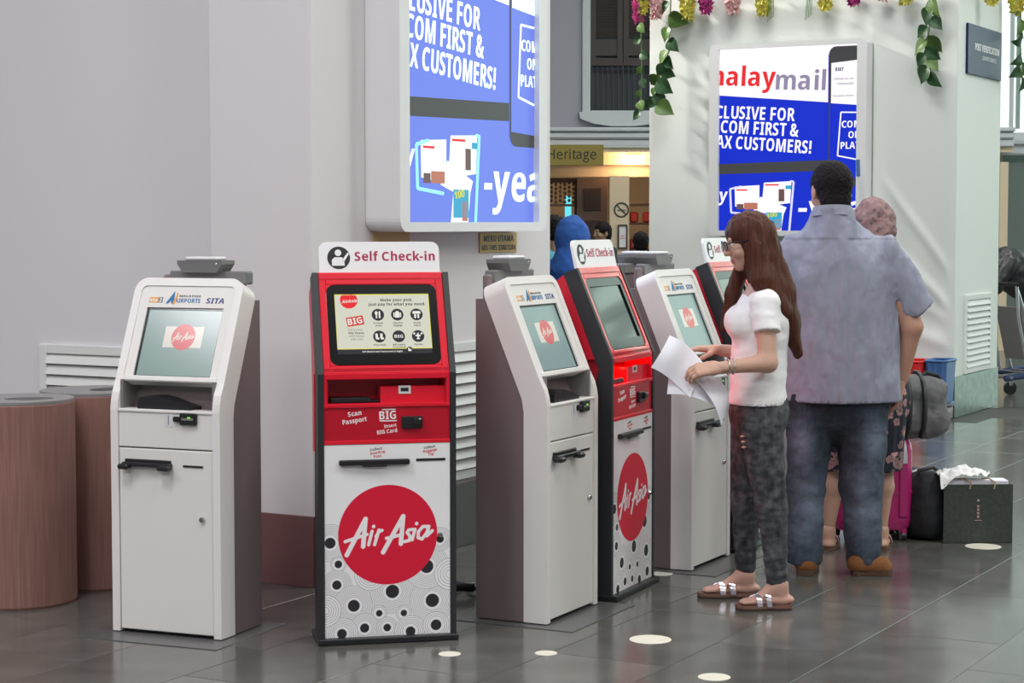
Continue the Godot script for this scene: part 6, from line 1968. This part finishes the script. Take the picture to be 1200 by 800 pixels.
# ---------------------------------------------------------------- luggage
func luggage() -> void:
	# pink hard suitcase with ribs, four wheels, a pulled out handle and a tag
	var t := thing("suitcase", "shiny pink hard suitcase on wheels behind the man's legs", "suitcase", Vector3(1.765, 0, -9.62), 8.0)
	var W := 0.38
	var H := 0.44
	var D := 0.24
	var y0 := 0.055
	var b := MB.new()
	var ol := rrect(W, D, 0.06, 15, 6)
	var lv := [[0.0, 0.9], [0.02, 0.97], [0.05, 1.0], [H - 0.05, 1.0], [H - 0.02, 0.97], [H, 0.9]]
	b.smooth(1)
	for k in lv.size() - 1:
		for i in ol.size():
			var p: Vector2 = ol[i]
			var q: Vector2 = ol[(i + 1) % ol.size()]
			var a0: Array = lv[k]
			var a1: Array = lv[k + 1]
			b.quad(Vector3(p.x * a0[1], y0 + a0[0], p.y * a0[1]), Vector3(q.x * a0[1], y0 + a0[0], q.y * a0[1]), Vector3(q.x * a1[1], y0 + a1[0], q.y * a1[1]), Vector3(p.x * a1[1], y0 + a1[0], p.y * a1[1]), Vector3(p.x + q.x, 0, p.y + q.y))
	b.flat()
	for e in [[0.0, -1.0], [H, 1.0]]:
		for i in ol.size():
			var p: Vector2 = ol[i] * 0.9
			var q: Vector2 = ol[(i + 1) % ol.size()] * 0.9
			b.tri(Vector3(0, y0 + e[0], 0), Vector3(p.x, y0 + e[0], p.y), Vector3(q.x, y0 + e[0], q.y), Vector3(0, e[1], 0))
	obj("shell", b, M.suitcase_pink, t)
	for x in [-0.13, -0.045, 0.045, 0.13]:
		obj("rib", MB.new().box(Vector3(x, y0 + H / 2, D / 2), Vector3(0.05, H - 0.12, 0.016), Basis(), 0.007), M.suitcase_pink, t)
	obj("seam", MB.new().prism(rrect(W + 0.006, D + 0.006, 0.062, 15, 6), -(y0 + H * 0.42 + 0.008), -(y0 + H * 0.42 - 0.008), flat_up()), M.suitcase_pink, t)
	obj("zip_band", MB.new().box(Vector3(W / 2 - 0.004, y0 + H / 2, 0), Vector3(0.012, H - 0.08, 0.02), Basis(), 0.003), M.aluminium, t)
	for sx: float in [-1.0, 1.0]:
		for sz: float in [-1.0, 1.0]:
			var w := obj("wheel", MB.new().tube([Vector3(sx * 0.14 - 0.012, 0.024, sz * 0.09), Vector3(sx * 0.14 + 0.012, 0.024, sz * 0.09)], 0.023, 16), M.black_plastic, t)
			obj("fork", MB.new().box(Vector3(sx * 0.14, 0.045, sz * 0.09), Vector3(0.034, 0.03, 0.04), Basis(), 0.008), M.suitcase_pink, w)
	obj("pull_handle", MB.new().tube([Vector3(-0.09, y0 + H - 0.01, -0.09), Vector3(-0.09, y0 + H + 0.12, -0.09), Vector3(-0.07, y0 + H + 0.14, -0.09), Vector3(0.07, y0 + H + 0.14, -0.09), Vector3(0.09, y0 + H + 0.12, -0.09), Vector3(0.09, y0 + H - 0.01, -0.09)], 0.009, 8), M.aluminium, t)
	obj("luggage_tag", MB.new().sheet(func(u: float, v: float) -> Vector3: return Vector3(0.075 + u * 0.055 + v * 0.02, y0 + H + 0.01 - v * 0.14, D / 2 + 0.012 + 0.012 * sin(v * 4.0)), 3, 8, 0.001), M.paper, t)
	# grey travel bag resting on the suitcase
	var g := thing("travel_bag", "grey zipped travel bag resting on the pink suitcase", "bag", Vector3(1.925, y0 + H, -9.6), 14.0)
	var nz := noise(88, 1.0, 3)
	var f := Sdf.new(Vector3(-0.27, -0.03, -0.16), Vector3(0.26, 0.36, 0.16), 0.008)
	f.cap(Vector3(-0.14, 0.1, 0), Vector3(0.13, 0.1, 0), 0.105, 0.105, 0.03)
	f.cap(Vector3(-0.14, 0.22, 0), Vector3(0.125, 0.225, 0), 0.095, 0.095, 0.05)
	f.cut(Vector3(0, 0.004, 0), Vector3(0, -1, 0))
	f.folds(nz, 0.012, Vector3(9, 9, 9))
	garment("bag_body", f, M.bag_grey, g)
	for x in [-0.03, 0.05]:
		obj("strap", MB.new().tube([Vector3(x, 0.015, 0.09), Vector3(x + 0.002, 0.06, 0.112), Vector3(x + 0.005, 0.12, 0.116), Vector3(x + 0.01, 0.2, 0.108), Vector3(x + 0.012, 0.28, 0.082), Vector3(x + 0.012, 0.325, 0.02), Vector3(x + 0.012, 0.325, -0.02)], 0.013, 8), M.black_trim, g)
	obj("handle", MB.new().tube([Vector3(0.06, 0.29, 0.03), Vector3(0.1, 0.325, 0.03), Vector3(0.16, 0.31, 0.03), Vector3(0.2, 0.25, 0.03)], 0.012, 8), M.bag_black, g)
	obj("side_pocket", MB.new().ball(Vector3(0.15, 0.14, 0.0), Vector3(0.06, 0.12, 0.09)), M.bag_black, g)
	# sage jacket thrown over the bag
	var j := Sdf.new(Vector3(-0.14, -0.02, -0.12), Vector3(0.12, 0.26, 0.12), 0.008)
	j.cap(Vector3(-0.03, 0.05, 0), Vector3(0.0, 0.17, 0), 0.07, 0.045, 0.03)
	j.cap(Vector3(0.02, 0.03, 0.02), Vector3(0.035, 0.11, 0.0), 0.05, 0.03, 0.03)
	j.cut(Vector3(0, 0.0, 0), Vector3(0, -1, 0))
	j.folds(nz, 0.03, Vector3(16, 8, 16))
	var jk := garment("folded_jacket", j, M.jacket_sage, self)
	jk.position = Vector3(1.86, y0 + H + 0.305, -9.62)
	tag(jk, "sage green jacket bundled on top of the grey travel bag", "jacket")
	# black duffel bag
	var d := thing("duffel_bag", "black duffel bag on the floor between the suitcase and the shopping bag", "bag", Vector3(2.03, 0, -9.72), 10.0)
	f = Sdf.new(Vector3(-0.2, -0.03, -0.28), Vector3(0.2, 0.4, 0.28), 0.009)
	f.cap(Vector3(0, 0.1, -0.1), Vector3(0, 0.1, 0.1), 0.125, 0.125, 0.04)
	f.cap(Vector3(0, 0.22, -0.1), Vector3(0, 0.22, 0.1), 0.11, 0.11, 0.06)
	f.cut(Vector3(0, 0.003, 0), Vector3(0, -1, 0))
	f.folds(nz, 0.01, Vector3(7, 7, 7))
	garment("bag_body", f, M.bag_black, d)
	obj("handle", MB.new().tube([Vector3(-0.08, 0.26, 0.1), Vector3(-0.05, 0.34, 0.12), Vector3(0.02, 0.355, 0.13), Vector3(0.08, 0.31, 0.13), Vector3(0.1, 0.22, 0.13)], 0.011, 7), M.black_trim, d)
	obj("zip_tape", MB.new().tube([Vector3(-0.1, 0.315, 0.06), Vector3(-0.02, 0.335, 0.05), Vector3(0.06, 0.33, 0.04)], 0.006, 6), M.paper, d)
	# dark green paper shopping bag full of wrapped things
	var s := thing("shopping_bag", "dark green paper shopping bag with pale print on the floor", "bag", Vector3(2.265, 0, -9.47), 3.0)
	var sw := 0.34
	var sh := 0.285
	var sd := 0.13
	box("front", Vector3(0, sh / 2 + 0.002, 0), Vector3(sw, sh, 0.002), M.bag_green, s)
	box("back", Vector3(0, sh / 2 + 0.002, -sd), Vector3(sw, sh, 0.002), M.bag_green, s)
	box("bottom", Vector3(0, 0.003, -sd / 2), Vector3(sw, 0.003, sd), M.bag_green, s)
	for sx: float in [-1.0, 1.0]:
		var gs := MB.new()
		gs.quad(Vector3(sx * sw / 2, 0.002, 0), Vector3(sx * (sw / 2 - 0.015), 0.002, -sd / 2), Vector3(sx * (sw / 2 - 0.015), sh, -sd / 2), Vector3(sx * sw / 2, sh, 0))
		gs.quad(Vector3(sx * sw / 2, 0.002, -sd), Vector3(sx * (sw / 2 - 0.015), 0.002, -sd / 2), Vector3(sx * (sw / 2 - 0.015), sh, -sd / 2), Vector3(sx * sw / 2, sh, -sd))
		obj("gusset", gs, M.bag_green, s)
	for x in [-0.045, 0.075]:
		obj("cord", MB.new().tube([Vector3(x, sh - 0.02, 0.003), Vector3(x + 0.008, sh + 0.012, 0.004), Vector3(x - 0.02, sh + 0.03, -0.02), Vector3(x - 0.05, sh + 0.025, -0.04)], 0.004, 6), M.cord_beige, s)
	# print on its front: a small mark over a column of characters
	for k in 5:
		obj("print_mark", MB.new().prism(PackedVector2Array([Vector2(-0.007, 0.0), Vector2(0.007, 0.0), Vector2(0.0, 0.013)]), 0.0, 0.0006, Transform3D(Basis(), Vector3(0.0, 0.205, 0.0012))) if k == 0 else MB.new().box(Vector3(0, 0.2 - k * 0.017, 0.0014), Vector3(0.013, 0.004, 0.0006)).box(Vector3(0, 0.194 - k * 0.017, 0.0014), Vector3(0.011, 0.003, 0.0006)).box(Vector3(0, 0.197 - k * 0.017, 0.0014), Vector3(0.003, 0.012, 0.0006)), M.petal_pale, s)
	box("print_mark", Vector3(0, 0.112, 0.0014), Vector3(0.036, 0.0025, 0.0006), M.petal_pale, s)
	tag(box("gift_carton", Vector3(2.265, 0.155, -9.535), Vector3(0.3, 0.3, 0.1), M.paper, self, 0.004), "flat white carton sticking out of the green shopping bag", "carton")
	var crumple := func(u: float, v: float) -> Vector3:
		var x := -0.15 + u * 0.24
		var z := -0.06 + v * 0.14
		var up := 0.02 + 0.035 * absf(nz.get_noise_2d(u * 2.2 + 3.0, v * 2.0)) + 0.03 * sin(u * PI) * sin(v * PI) + 0.012 * nz.get_noise_2d(u * 7.0, v * 7.0)
		up -= 0.06 * smoothstep(0.75, 1.0, v) * smoothstep(0.4, 0.0, u)
		return Vector3(x, maxf(up, 0.004) if v < 0.8 else up, z)
	var wr := obj("cloth_bundle", MB.new().sheet(crumple, 26, 18, 0.002), M.shirt_white, self)
	wr.position = Vector3(2.23, 0.306, -9.535)
	tag(wr, "crumpled white cloth lying on the shopping bag's carton", "cloth")
	# luggage trolley at the right edge
	var tr := thing("luggage_trolley", "steel luggage trolley with blue bumper at the right edge", "trolley", Vector3(4.62, 0, -18.0), 20.0)
	obj("cross_bar", MB.new().tube([Vector3(-0.2, 0.16, 0.25), Vector3(-0.2, 0.16, -0.25)], 0.018, 8), M.aluminium, tr)
	obj("cross_bar", MB.new().tube([Vector3(0.5, 0.2, 0.22), Vector3(0.5, 0.2, -0.22)], 0.018, 8), M.aluminium, tr)
	for z in [-0.22, 0.22]:
		obj("upright", MB.new().tube([Vector3(0.0, 0.18, z), Vector3(-0.12, 0.7, z), Vector3(-0.14, 1.0, z)], 0.016, 8), M.aluminium, tr)
		obj("rail", MB.new().tube([Vector3(0.12, 0.2, z), Vector3(-0.02, 0.66, z), Vector3(-0.1, 0.95, z * 0.8)], 0.014, 8), M.aluminium, tr)
		obj("side_bar", MB.new().tube([Vector3(-0.25, 0.15, z), Vector3(0.6, 0.24, z)], 0.028, 8), M.plastic_navy, tr)
	for x in [-0.05, 0.12, 0.3, 0.45]:
		obj("deck_bar", MB.new().tube([Vector3(x, 0.2, -0.22), Vector3(x, 0.2, 0.22)], 0.01, 6), M.aluminium, tr)
	obj("back_plate", MB.new().box(Vector3(-0.02, 0.55, 0), Vector3(0.012, 0.5, 0.4), Basis(Vector3(0, 0, 1), 0.24), 0.003), M.bay_grey, tr)
	obj("handle_bar", MB.new().tube([Vector3(-0.14, 1.0, -0.26), Vector3(-0.14, 1.0, 0.26)], 0.02, 10), M.black_plastic, tr)
	for q in [Vector3(-0.18, 0.06, 0.2), Vector3(-0.18, 0.06, -0.2), Vector3(0.5, 0.06, 0.0)]:
		var w2 := obj("wheel", MB.new().tube([q - Vector3(0, 0, 0.018), q + Vector3(0, 0, 0.018)], 0.058, 18), M.black_plastic, tr)
		obj("bracket", MB.new().box(q + Vector3(0, 0.07, 0), Vector3(0.04, 0.1, 0.05), Basis(), 0.008), M.aluminium, w2)

func bucket(called: String, label: String, at: Vector3, w: float, d: float, h: float, m: Material, group := "") -> void:
	# an open tapered tub with a rolled rim and ribs
	var t := thing(called, label, "bucket", at, -29.0, group)
	var b := MB.new()
	var lo := rrect(w * 0.82, d * 0.82, 0.03, 15, 4)
	var hi := rrect(w, d, 0.035, 15, 4)
	for k in lo.size():
		var l := (k + 1) % lo.size()
		b.quad(Vector3(lo[k].x, 0, lo[k].y), Vector3(lo[l].x, 0, lo[l].y), Vector3(hi[l].x, h, hi[l].y), Vector3(hi[k].x, h, hi[k].y), Vector3(lo[k].x + lo[l].x, 0, lo[k].y + lo[l].y))
		b.quad(Vector3(lo[k].x, 0.005, lo[k].y) * 0.97, Vector3(lo[l].x, 0.005, lo[l].y) * 0.97, Vector3(hi[l].x * 0.97, h, hi[l].y * 0.97), Vector3(hi[k].x * 0.97, h, hi[k].y * 0.97), -Vector3(lo[k].x + lo[l].x, 0, lo[k].y + lo[l].y))
		b.tri(Vector3(0, 0.004, 0), Vector3(lo[k].x, 0.004, lo[k].y), Vector3(lo[l].x, 0.004, lo[l].y), Vector3.UP)
	obj("tub", b, m, t)
	var rim := []
	for p in hi:
		rim.append(Vector3(p.x, h, p.y))
	obj("rim", MB.new().tube(rim, 0.011, 6, true), m, t)
	for x in [-0.3, 0.0, 0.3]:
		obj("rib", MB.new().box(Vector3(x * w, h * 0.8, d * 0.48), Vector3(0.02, h * 0.36, 0.014), Basis(), 0.004), m, t)

func cleaning_cart() -> void:
	var at := C2 + B * 0.43 + NB * 0.32
	var t := thing("cleaning_cart", "blue cleaning cart standing against the far pillar", "cart", at, -29.0)
	box("deck", Vector3(0, 0.13, 0), Vector3(0.95, 0.05, 0.42), M.plastic_blue, t, 0.012)
	for x in [-0.4, 0.4]:
		for z in [-0.16, 0.16]:
			var w := obj("caster", MB.new().tube([Vector3(x - 0.014, 0.042, z), Vector3(x + 0.014, 0.042, z)], 0.042, 14), M.black_plastic, t)
			obj("fork", MB.new().box(Vector3(x, 0.085, z), Vector3(0.04, 0.06, 0.03), Basis(), 0.006), M.aluminium, w)
	obj("push_frame", MB.new().tube([Vector3(-0.46, 0.15, -0.17), Vector3(-0.46, 0.85, -0.17), Vector3(-0.46, 0.85, 0.17), Vector3(-0.46, 0.15, 0.17)], 0.014, 8), M.plastic_navy, t)
	obj("foot_lever", MB.new().box(Vector3(0.5, 0.14, 0.1), Vector3(0.1, 0.02, 0.05), Basis(), 0.006), M.bag_grey, t)
	var bs := Basis(Vector3.UP, deg_to_rad(-29.0))
	bucket("mop_bucket", "bright red bucket on the cleaning cart", at + bs * Vector3(0.18, 0.155, 0.02), 0.28, 0.3, 0.32, M.plastic_red)
	bucket("mop_bucket", "light blue bucket beside the red one on the cleaning cart", at + bs * Vector3(0.42, 0.155, 0.0), 0.17, 0.3, 0.33, M.plastic_blue)
	# wringer: a slatted blue basket set over the red bucket
	var wr := thing("mop_wringer", "dark blue ribbed mop wringer standing above the red bucket", "wringer", at + bs * Vector3(0.0, 0.155, -0.02), -29.0)
	obj("stand", MB.new().box(Vector3(-0.05, 0.16, 0), Vector3(0.06, 0.32, 0.2), Basis(), 0.01), M.plastic_navy, wr)
	obj("basket", MB.new().prism(PackedVector2Array([Vector2(-0.1, 0.32), Vector2(0.05, 0.32), Vector2(0.1, 0.54), Vector2(-0.14, 0.56)]), -0.1, 0.1), M.plastic_navy, wr)
	for k in 9:
		obj("slat", MB.new().box(Vector3(-0.018 + k * 0.001, 0.345 + k * 0.023, 0.104), Vector3(0.15 + k * 0.009, 0.01, 0.012), Basis(), 0.003), M.plastic_blue, wr)
	# mop
	var mp := thing("mop", "mop with white handle and blue grip leaning on the far pillar", "mop", at + bs * Vector3(-0.2, 0.16, 0.0))
	var tip := C2 + B * 0.73 + NB * 0.25 + Vector3(0, 2.06, 0) - mp.position
	obj("handle", MB.new().tube([Vector3(0, 0.1, 0), tip * 0.93], 0.012, 10), M.cap_white, mp)
	obj("grip", MB.new().tube([tip * 0.93, tip], 0.017, 10), M.plastic_blue, mp)
	var hd := MB.new()
	for k in 18:
		var a := TAU * k / 18
		hd.tube([Vector3(0, 0.14, 0), Vector3(cos(a) * 0.04, 0.08, sin(a) * 0.04), Vector3(cos(a) * 0.07, 0.0, sin(a) * 0.06)], 0.01, 5)
	obj("mop_head", hd, M.cap_white, mp)

# ---------------------------------------------------------------- flowers and vines hung round the far pillar
func leaf_mesh(w: float, l: float, bend: float) -> ArrayMesh:
	var f := func(u: float, v: float) -> Vector3:
		var s := v
		var half: float = w * (1.15 * sqrt(maxf(s, 0.0)) * (1.0 - s) + 0.55 * sin(PI * minf(1.0, s * 1.05)) * (1.0 - s * 0.5))
		var x := (u - 0.5) * 2.0 * half
		return Vector3(x, -s * l + 0.02 * l * cos(u * PI * 2.0), -bend * s * s * l + absf(x) * 0.35)
	return MB.new().sheet(f, 6, 8, 0.0).mesh()

func vine(label: String, pts: Array, n: int, big: float, seed_: int, out: Vector3) -> void:
	# a hanging pothos vine: stem and leaves
	var t := thing("hanging_vine", label, "vine", pts[0], 0, "vines on the far pillar")
	var r := RandomNumberGenerator.new()
	r.seed = seed_
	var loc := []
	for p: Vector3 in pts:
		loc.append(p - t.position)
	obj("stem", MB.new().tube(loc, 0.006, 6), M.stem_green, t)
	var a := leaf_mesh(big * 0.5, big, 0.25)
	var b := leaf_mesh(big * 0.42, big * 0.9, 0.5)
	for k in n:
		var q := float(k) / maxf(1.0, n - 1) * (loc.size() - 1)
		var i := mini(int(q), loc.size() - 2)
		var p: Vector3 = loc[i].lerp(loc[i + 1], q - i)
		var o := part("leaf", a if k % 2 else b, M.leaf_light if r.randf() < 0.35 else M.leaf_dark, t, p + out * r.randf_range(0.005, 0.03))
		var side := 1.0 if k % 2 else -1.0
		var face := Basis(Vector3.UP.cross(out).normalized(), Vector3.UP, out)
		o.basis = face * Basis(Vector3(0, 0, 1), side * r.randf_range(0.3, 1.1)) * Basis(Vector3.UP, r.randf_range(-0.7, 0.7)) * Basis(Vector3.RIGHT, r.randf_range(-0.5, 0.3))
		o.scale = Vector3.ONE * r.randf_range(0.75, 1.1)

func blossom_cluster(label: String, at: Vector3, m: Material, l: float, w: float, seed_: int) -> void:
	# drooping raceme of small blossoms, five petals each, on one stem
	var t := thing("flower_cluster", label, "flower", at, 0, "flower clusters of the garland")
	var r := RandomNumberGenerator.new()
	r.seed = seed_
	obj("stem", MB.new().tube([Vector3(0, 0.12, 0), Vector3(0.01, -l * 0.5, 0), Vector3(0, -l * 0.96, 0)], 0.005, 6), M.stem_green, t)
	var n := int(40 * l / 0.2)
	var b := MB.new()
	for k in n:
		var v := float(k) / n
		var a := k * 2.4
		var rad := w * (1.0 - 0.55 * v) * r.randf_range(0.6, 1.0)
		var c := Vector3(cos(a) * rad, 0.03 - v * l, sin(a) * rad * 0.8)
		var ax := (Vector3(cos(a), -0.2, sin(a))).normalized()
		var bs := Basis.looking_at(-ax, Vector3.UP)
		var ps := r.randf_range(0.026, 0.037)
		for q in 5:
			var e := TAU * q / 5 + r.randf()
			var d := bs * Vector3(cos(e), sin(e), 0.35)
			var sd := d.cross(ax).normalized()
			b.smooth(1)
			b.quad(c, c + d * ps * 0.6 + sd * ps * 0.5, c + d * ps * 1.2 + ax * ps * 0.3, c + d * ps * 0.6 - sd * ps * 0.5)
	obj("blossoms", b, m, t)

func garland() -> void:
	# rod that carries the garland, just above the picture
	var y := 3.62
	var g := thing("garland_rod", "thin rod that carries the flowers round the far pillar", "rod", C2 + Vector3(0, y, 0))
	obj("rod", MB.new().tube([B * 2.72 + NB * 0.12, NB * 0.12 + NA * 0.12, A * 1.3 + NA * 0.12], 0.01, 8), M.stem_green, g)
	for k in 6:
		var p: Vector3 = B * (0.15 + k * 0.5)
		obj("hook", MB.new().tube([p + NB * 0.12, p - NB * 0.01], 0.006, 6), M.lock_chrome, g)
	# along the pillar front: distance from the corner, height of the upper end, colour, length
	var names := {"petal_yellow": "yellow", "petal_magenta": "magenta", "petal_pale": "pale pink", "petal_pink": "pink"}
	var list := [[2.73, 3.44, "petal_pink", 0.2, 0.035, "at the left edge of the pillar"], [2.69, 3.42, "petal_yellow", 0.12, 0.035, "beside the pink one at the pillar's left edge"], [2.56, 3.43, "petal_pale", 0.17, 0.06, "left of the first long vine"], [2.28, 3.44, "petal_yellow", 0.2, 0.07, "right of the first long vine"], [2.11, 3.42, "petal_magenta", 0.14, 0.06, "left above the bright display"], [1.87, 3.42, "petal_pale", 0.15, 0.06, "above the left part of the display"], [1.6, 3.42, "petal_yellow", 0.18, 0.07, "above the middle of the display"], [1.06, 3.4, "petal_yellow", 0.14, 0.07, "above the right end of the display"], [0.82, 3.4, "petal_magenta", 0.12, 0.06, "above the mop handle"], [0.58, 3.38, "petal_pale", 0.07, 0.045, "between magenta and yellow near the second vine"], [0.4, 3.38, "petal_yellow", 0.11, 0.07, "left of the second long vine"]]
	var k := 0
	for q in list:
		k += 1
		blossom_cluster("%s hanging flower cluster %s" % [names[q[2]], q[5]], C2 + B * q[0] + NB * 0.12 + Vector3(0, q[1], 0), M[q[2]], q[3], q[4], 100 + k)
	blossom_cluster("yellow hanging flower cluster over the blue notice", C2 + A * 0.5 + NA * 0.12 + Vector3(0, 3.4, 0), M.petal_yellow, 0.1, 0.06, 131)
	blossom_cluster("yellow hanging flower cluster at the pillar's right edge", C2 + A * 1.2 + NA * 0.14 + Vector3(0, 3.45, 0), M.petal_yellow, 0.16, 0.08, 132)
	var P := func(d: float, h: float, o := 0.13) -> Vector3: return C2 + B * d + NB * o + Vector3(0, h, 0)
	vine("long trailing vine left of the display on the far pillar", [P.call(2.42, 3.62), P.call(2.43, 3.3), P.call(2.44, 3.0), P.call(2.5, 2.85), P.call(2.56, 2.7), P.call(2.55, 2.56)], 16, 0.17, 11, NB)
	vine("trailing vine on the right half of the far pillar", [P.call(0.17, 3.62), P.call(0.17, 3.3), P.call(0.2, 3.05), P.call(0.22, 2.9), P.call(0.18, 2.74)], 14, 0.17, 12, NB)
	vine("sparse vine at the left edge of the far pillar", [P.call(2.7, 3.62), P.call(2.7, 3.2), P.call(2.69, 2.8), P.call(2.7, 2.5)], 11, 0.1, 13, NB)
	var Q := func(d: float, h: float) -> Vector3: return C2 + A * d + NA * 0.14 + Vector3(0, h, 0)
	vine("leafy vine at the right edge of the far pillar over the notice", [Q.call(1.3, 3.62), Q.call(1.32, 3.3), Q.call(1.36, 3.0), Q.call(1.3, 2.8)], 12, 0.17, 14, NA)
	# thin grass tufts
	for q in [[1.53, "above the display, left one"], [1.2, "above the display, right one"]]:
		var b := MB.new()
		for j in 5:
			b.tube([Vector3(j * 0.008 - 0.016, 0.1, 0), Vector3(j * 0.01 - 0.02, -0.05, 0.01), Vector3(j * 0.012 - 0.03, -0.22 + j * 0.01, 0.0)], 0.0025, 4)
		tag(obj("grass_tuft", b, M.stem_green, self, C2 + B * q[0] + NB * 0.12 + Vector3(0, 3.42, 0)), "thin hanging grass tuft " + q[1], "grass", "grass tufts of the garland")

# ---------------------------------------------------------------- small things on the floor
func small_things() -> void:
	var spots := [[0.517, -7.254, 0.078, "largest cream floor sticker in front of the woman's sandals"], [-0.225, -7.006, 0.04, "cream floor sticker just right of the near red kiosk"], [0.123, -7.02, 0.04, "cream floor sticker in front of the white kiosk right of the near red one"], [0.693, -6.645, 0.055, "cream floor sticker at the bottom edge of the picture"], [2.268, -9.372, 0.085, "cream floor sticker under the shopping bag"], [0.331, -7.77, 0.014, "tiny cream floor sticker at the foot of a white kiosk"], [0.663, -8.633, 0.05, "cream floor sticker beside the glowing red kiosk"]]
	for q in spots:
		tag(obj("floor_sticker", MB.new().lathe([Vector2(0, 0.0012), Vector2(q[2], 0.0012), Vector2(q[2] + 0.001, 0.0)], 28), M.sticker_cream, self, Vector3(q[0], 0, q[1])), q[3], "sticker", "round floor stickers")
	# cables behind the white kiosk right of the near red one
	var c := MB.new()
	c.tube([Vector3(-0.35, 0.012, -8.3), Vector3(-0.25, 0.012, -8.15), Vector3(-0.2, 0.012, -8.25), Vector3(-0.12, 0.03, -8.1), Vector3(-0.1, 0.012, -7.98)], 0.011, 7)
	tag(obj("power_cable", c, M.black_plastic, self), "black cable curled on the floor behind the white kiosk right of the near red one", "cable")
	var c2 := MB.new()
	c2.tube([Vector3(-0.32, 0.03, -8.16), Vector3(-0.24, 0.045, -8.1), Vector3(-0.16, 0.035, -8.12)], 0.022, 8)
	tag(obj("power_plug", c2, M.black_plastic, self), "black plug block lying beside the black floor cable", "plug")
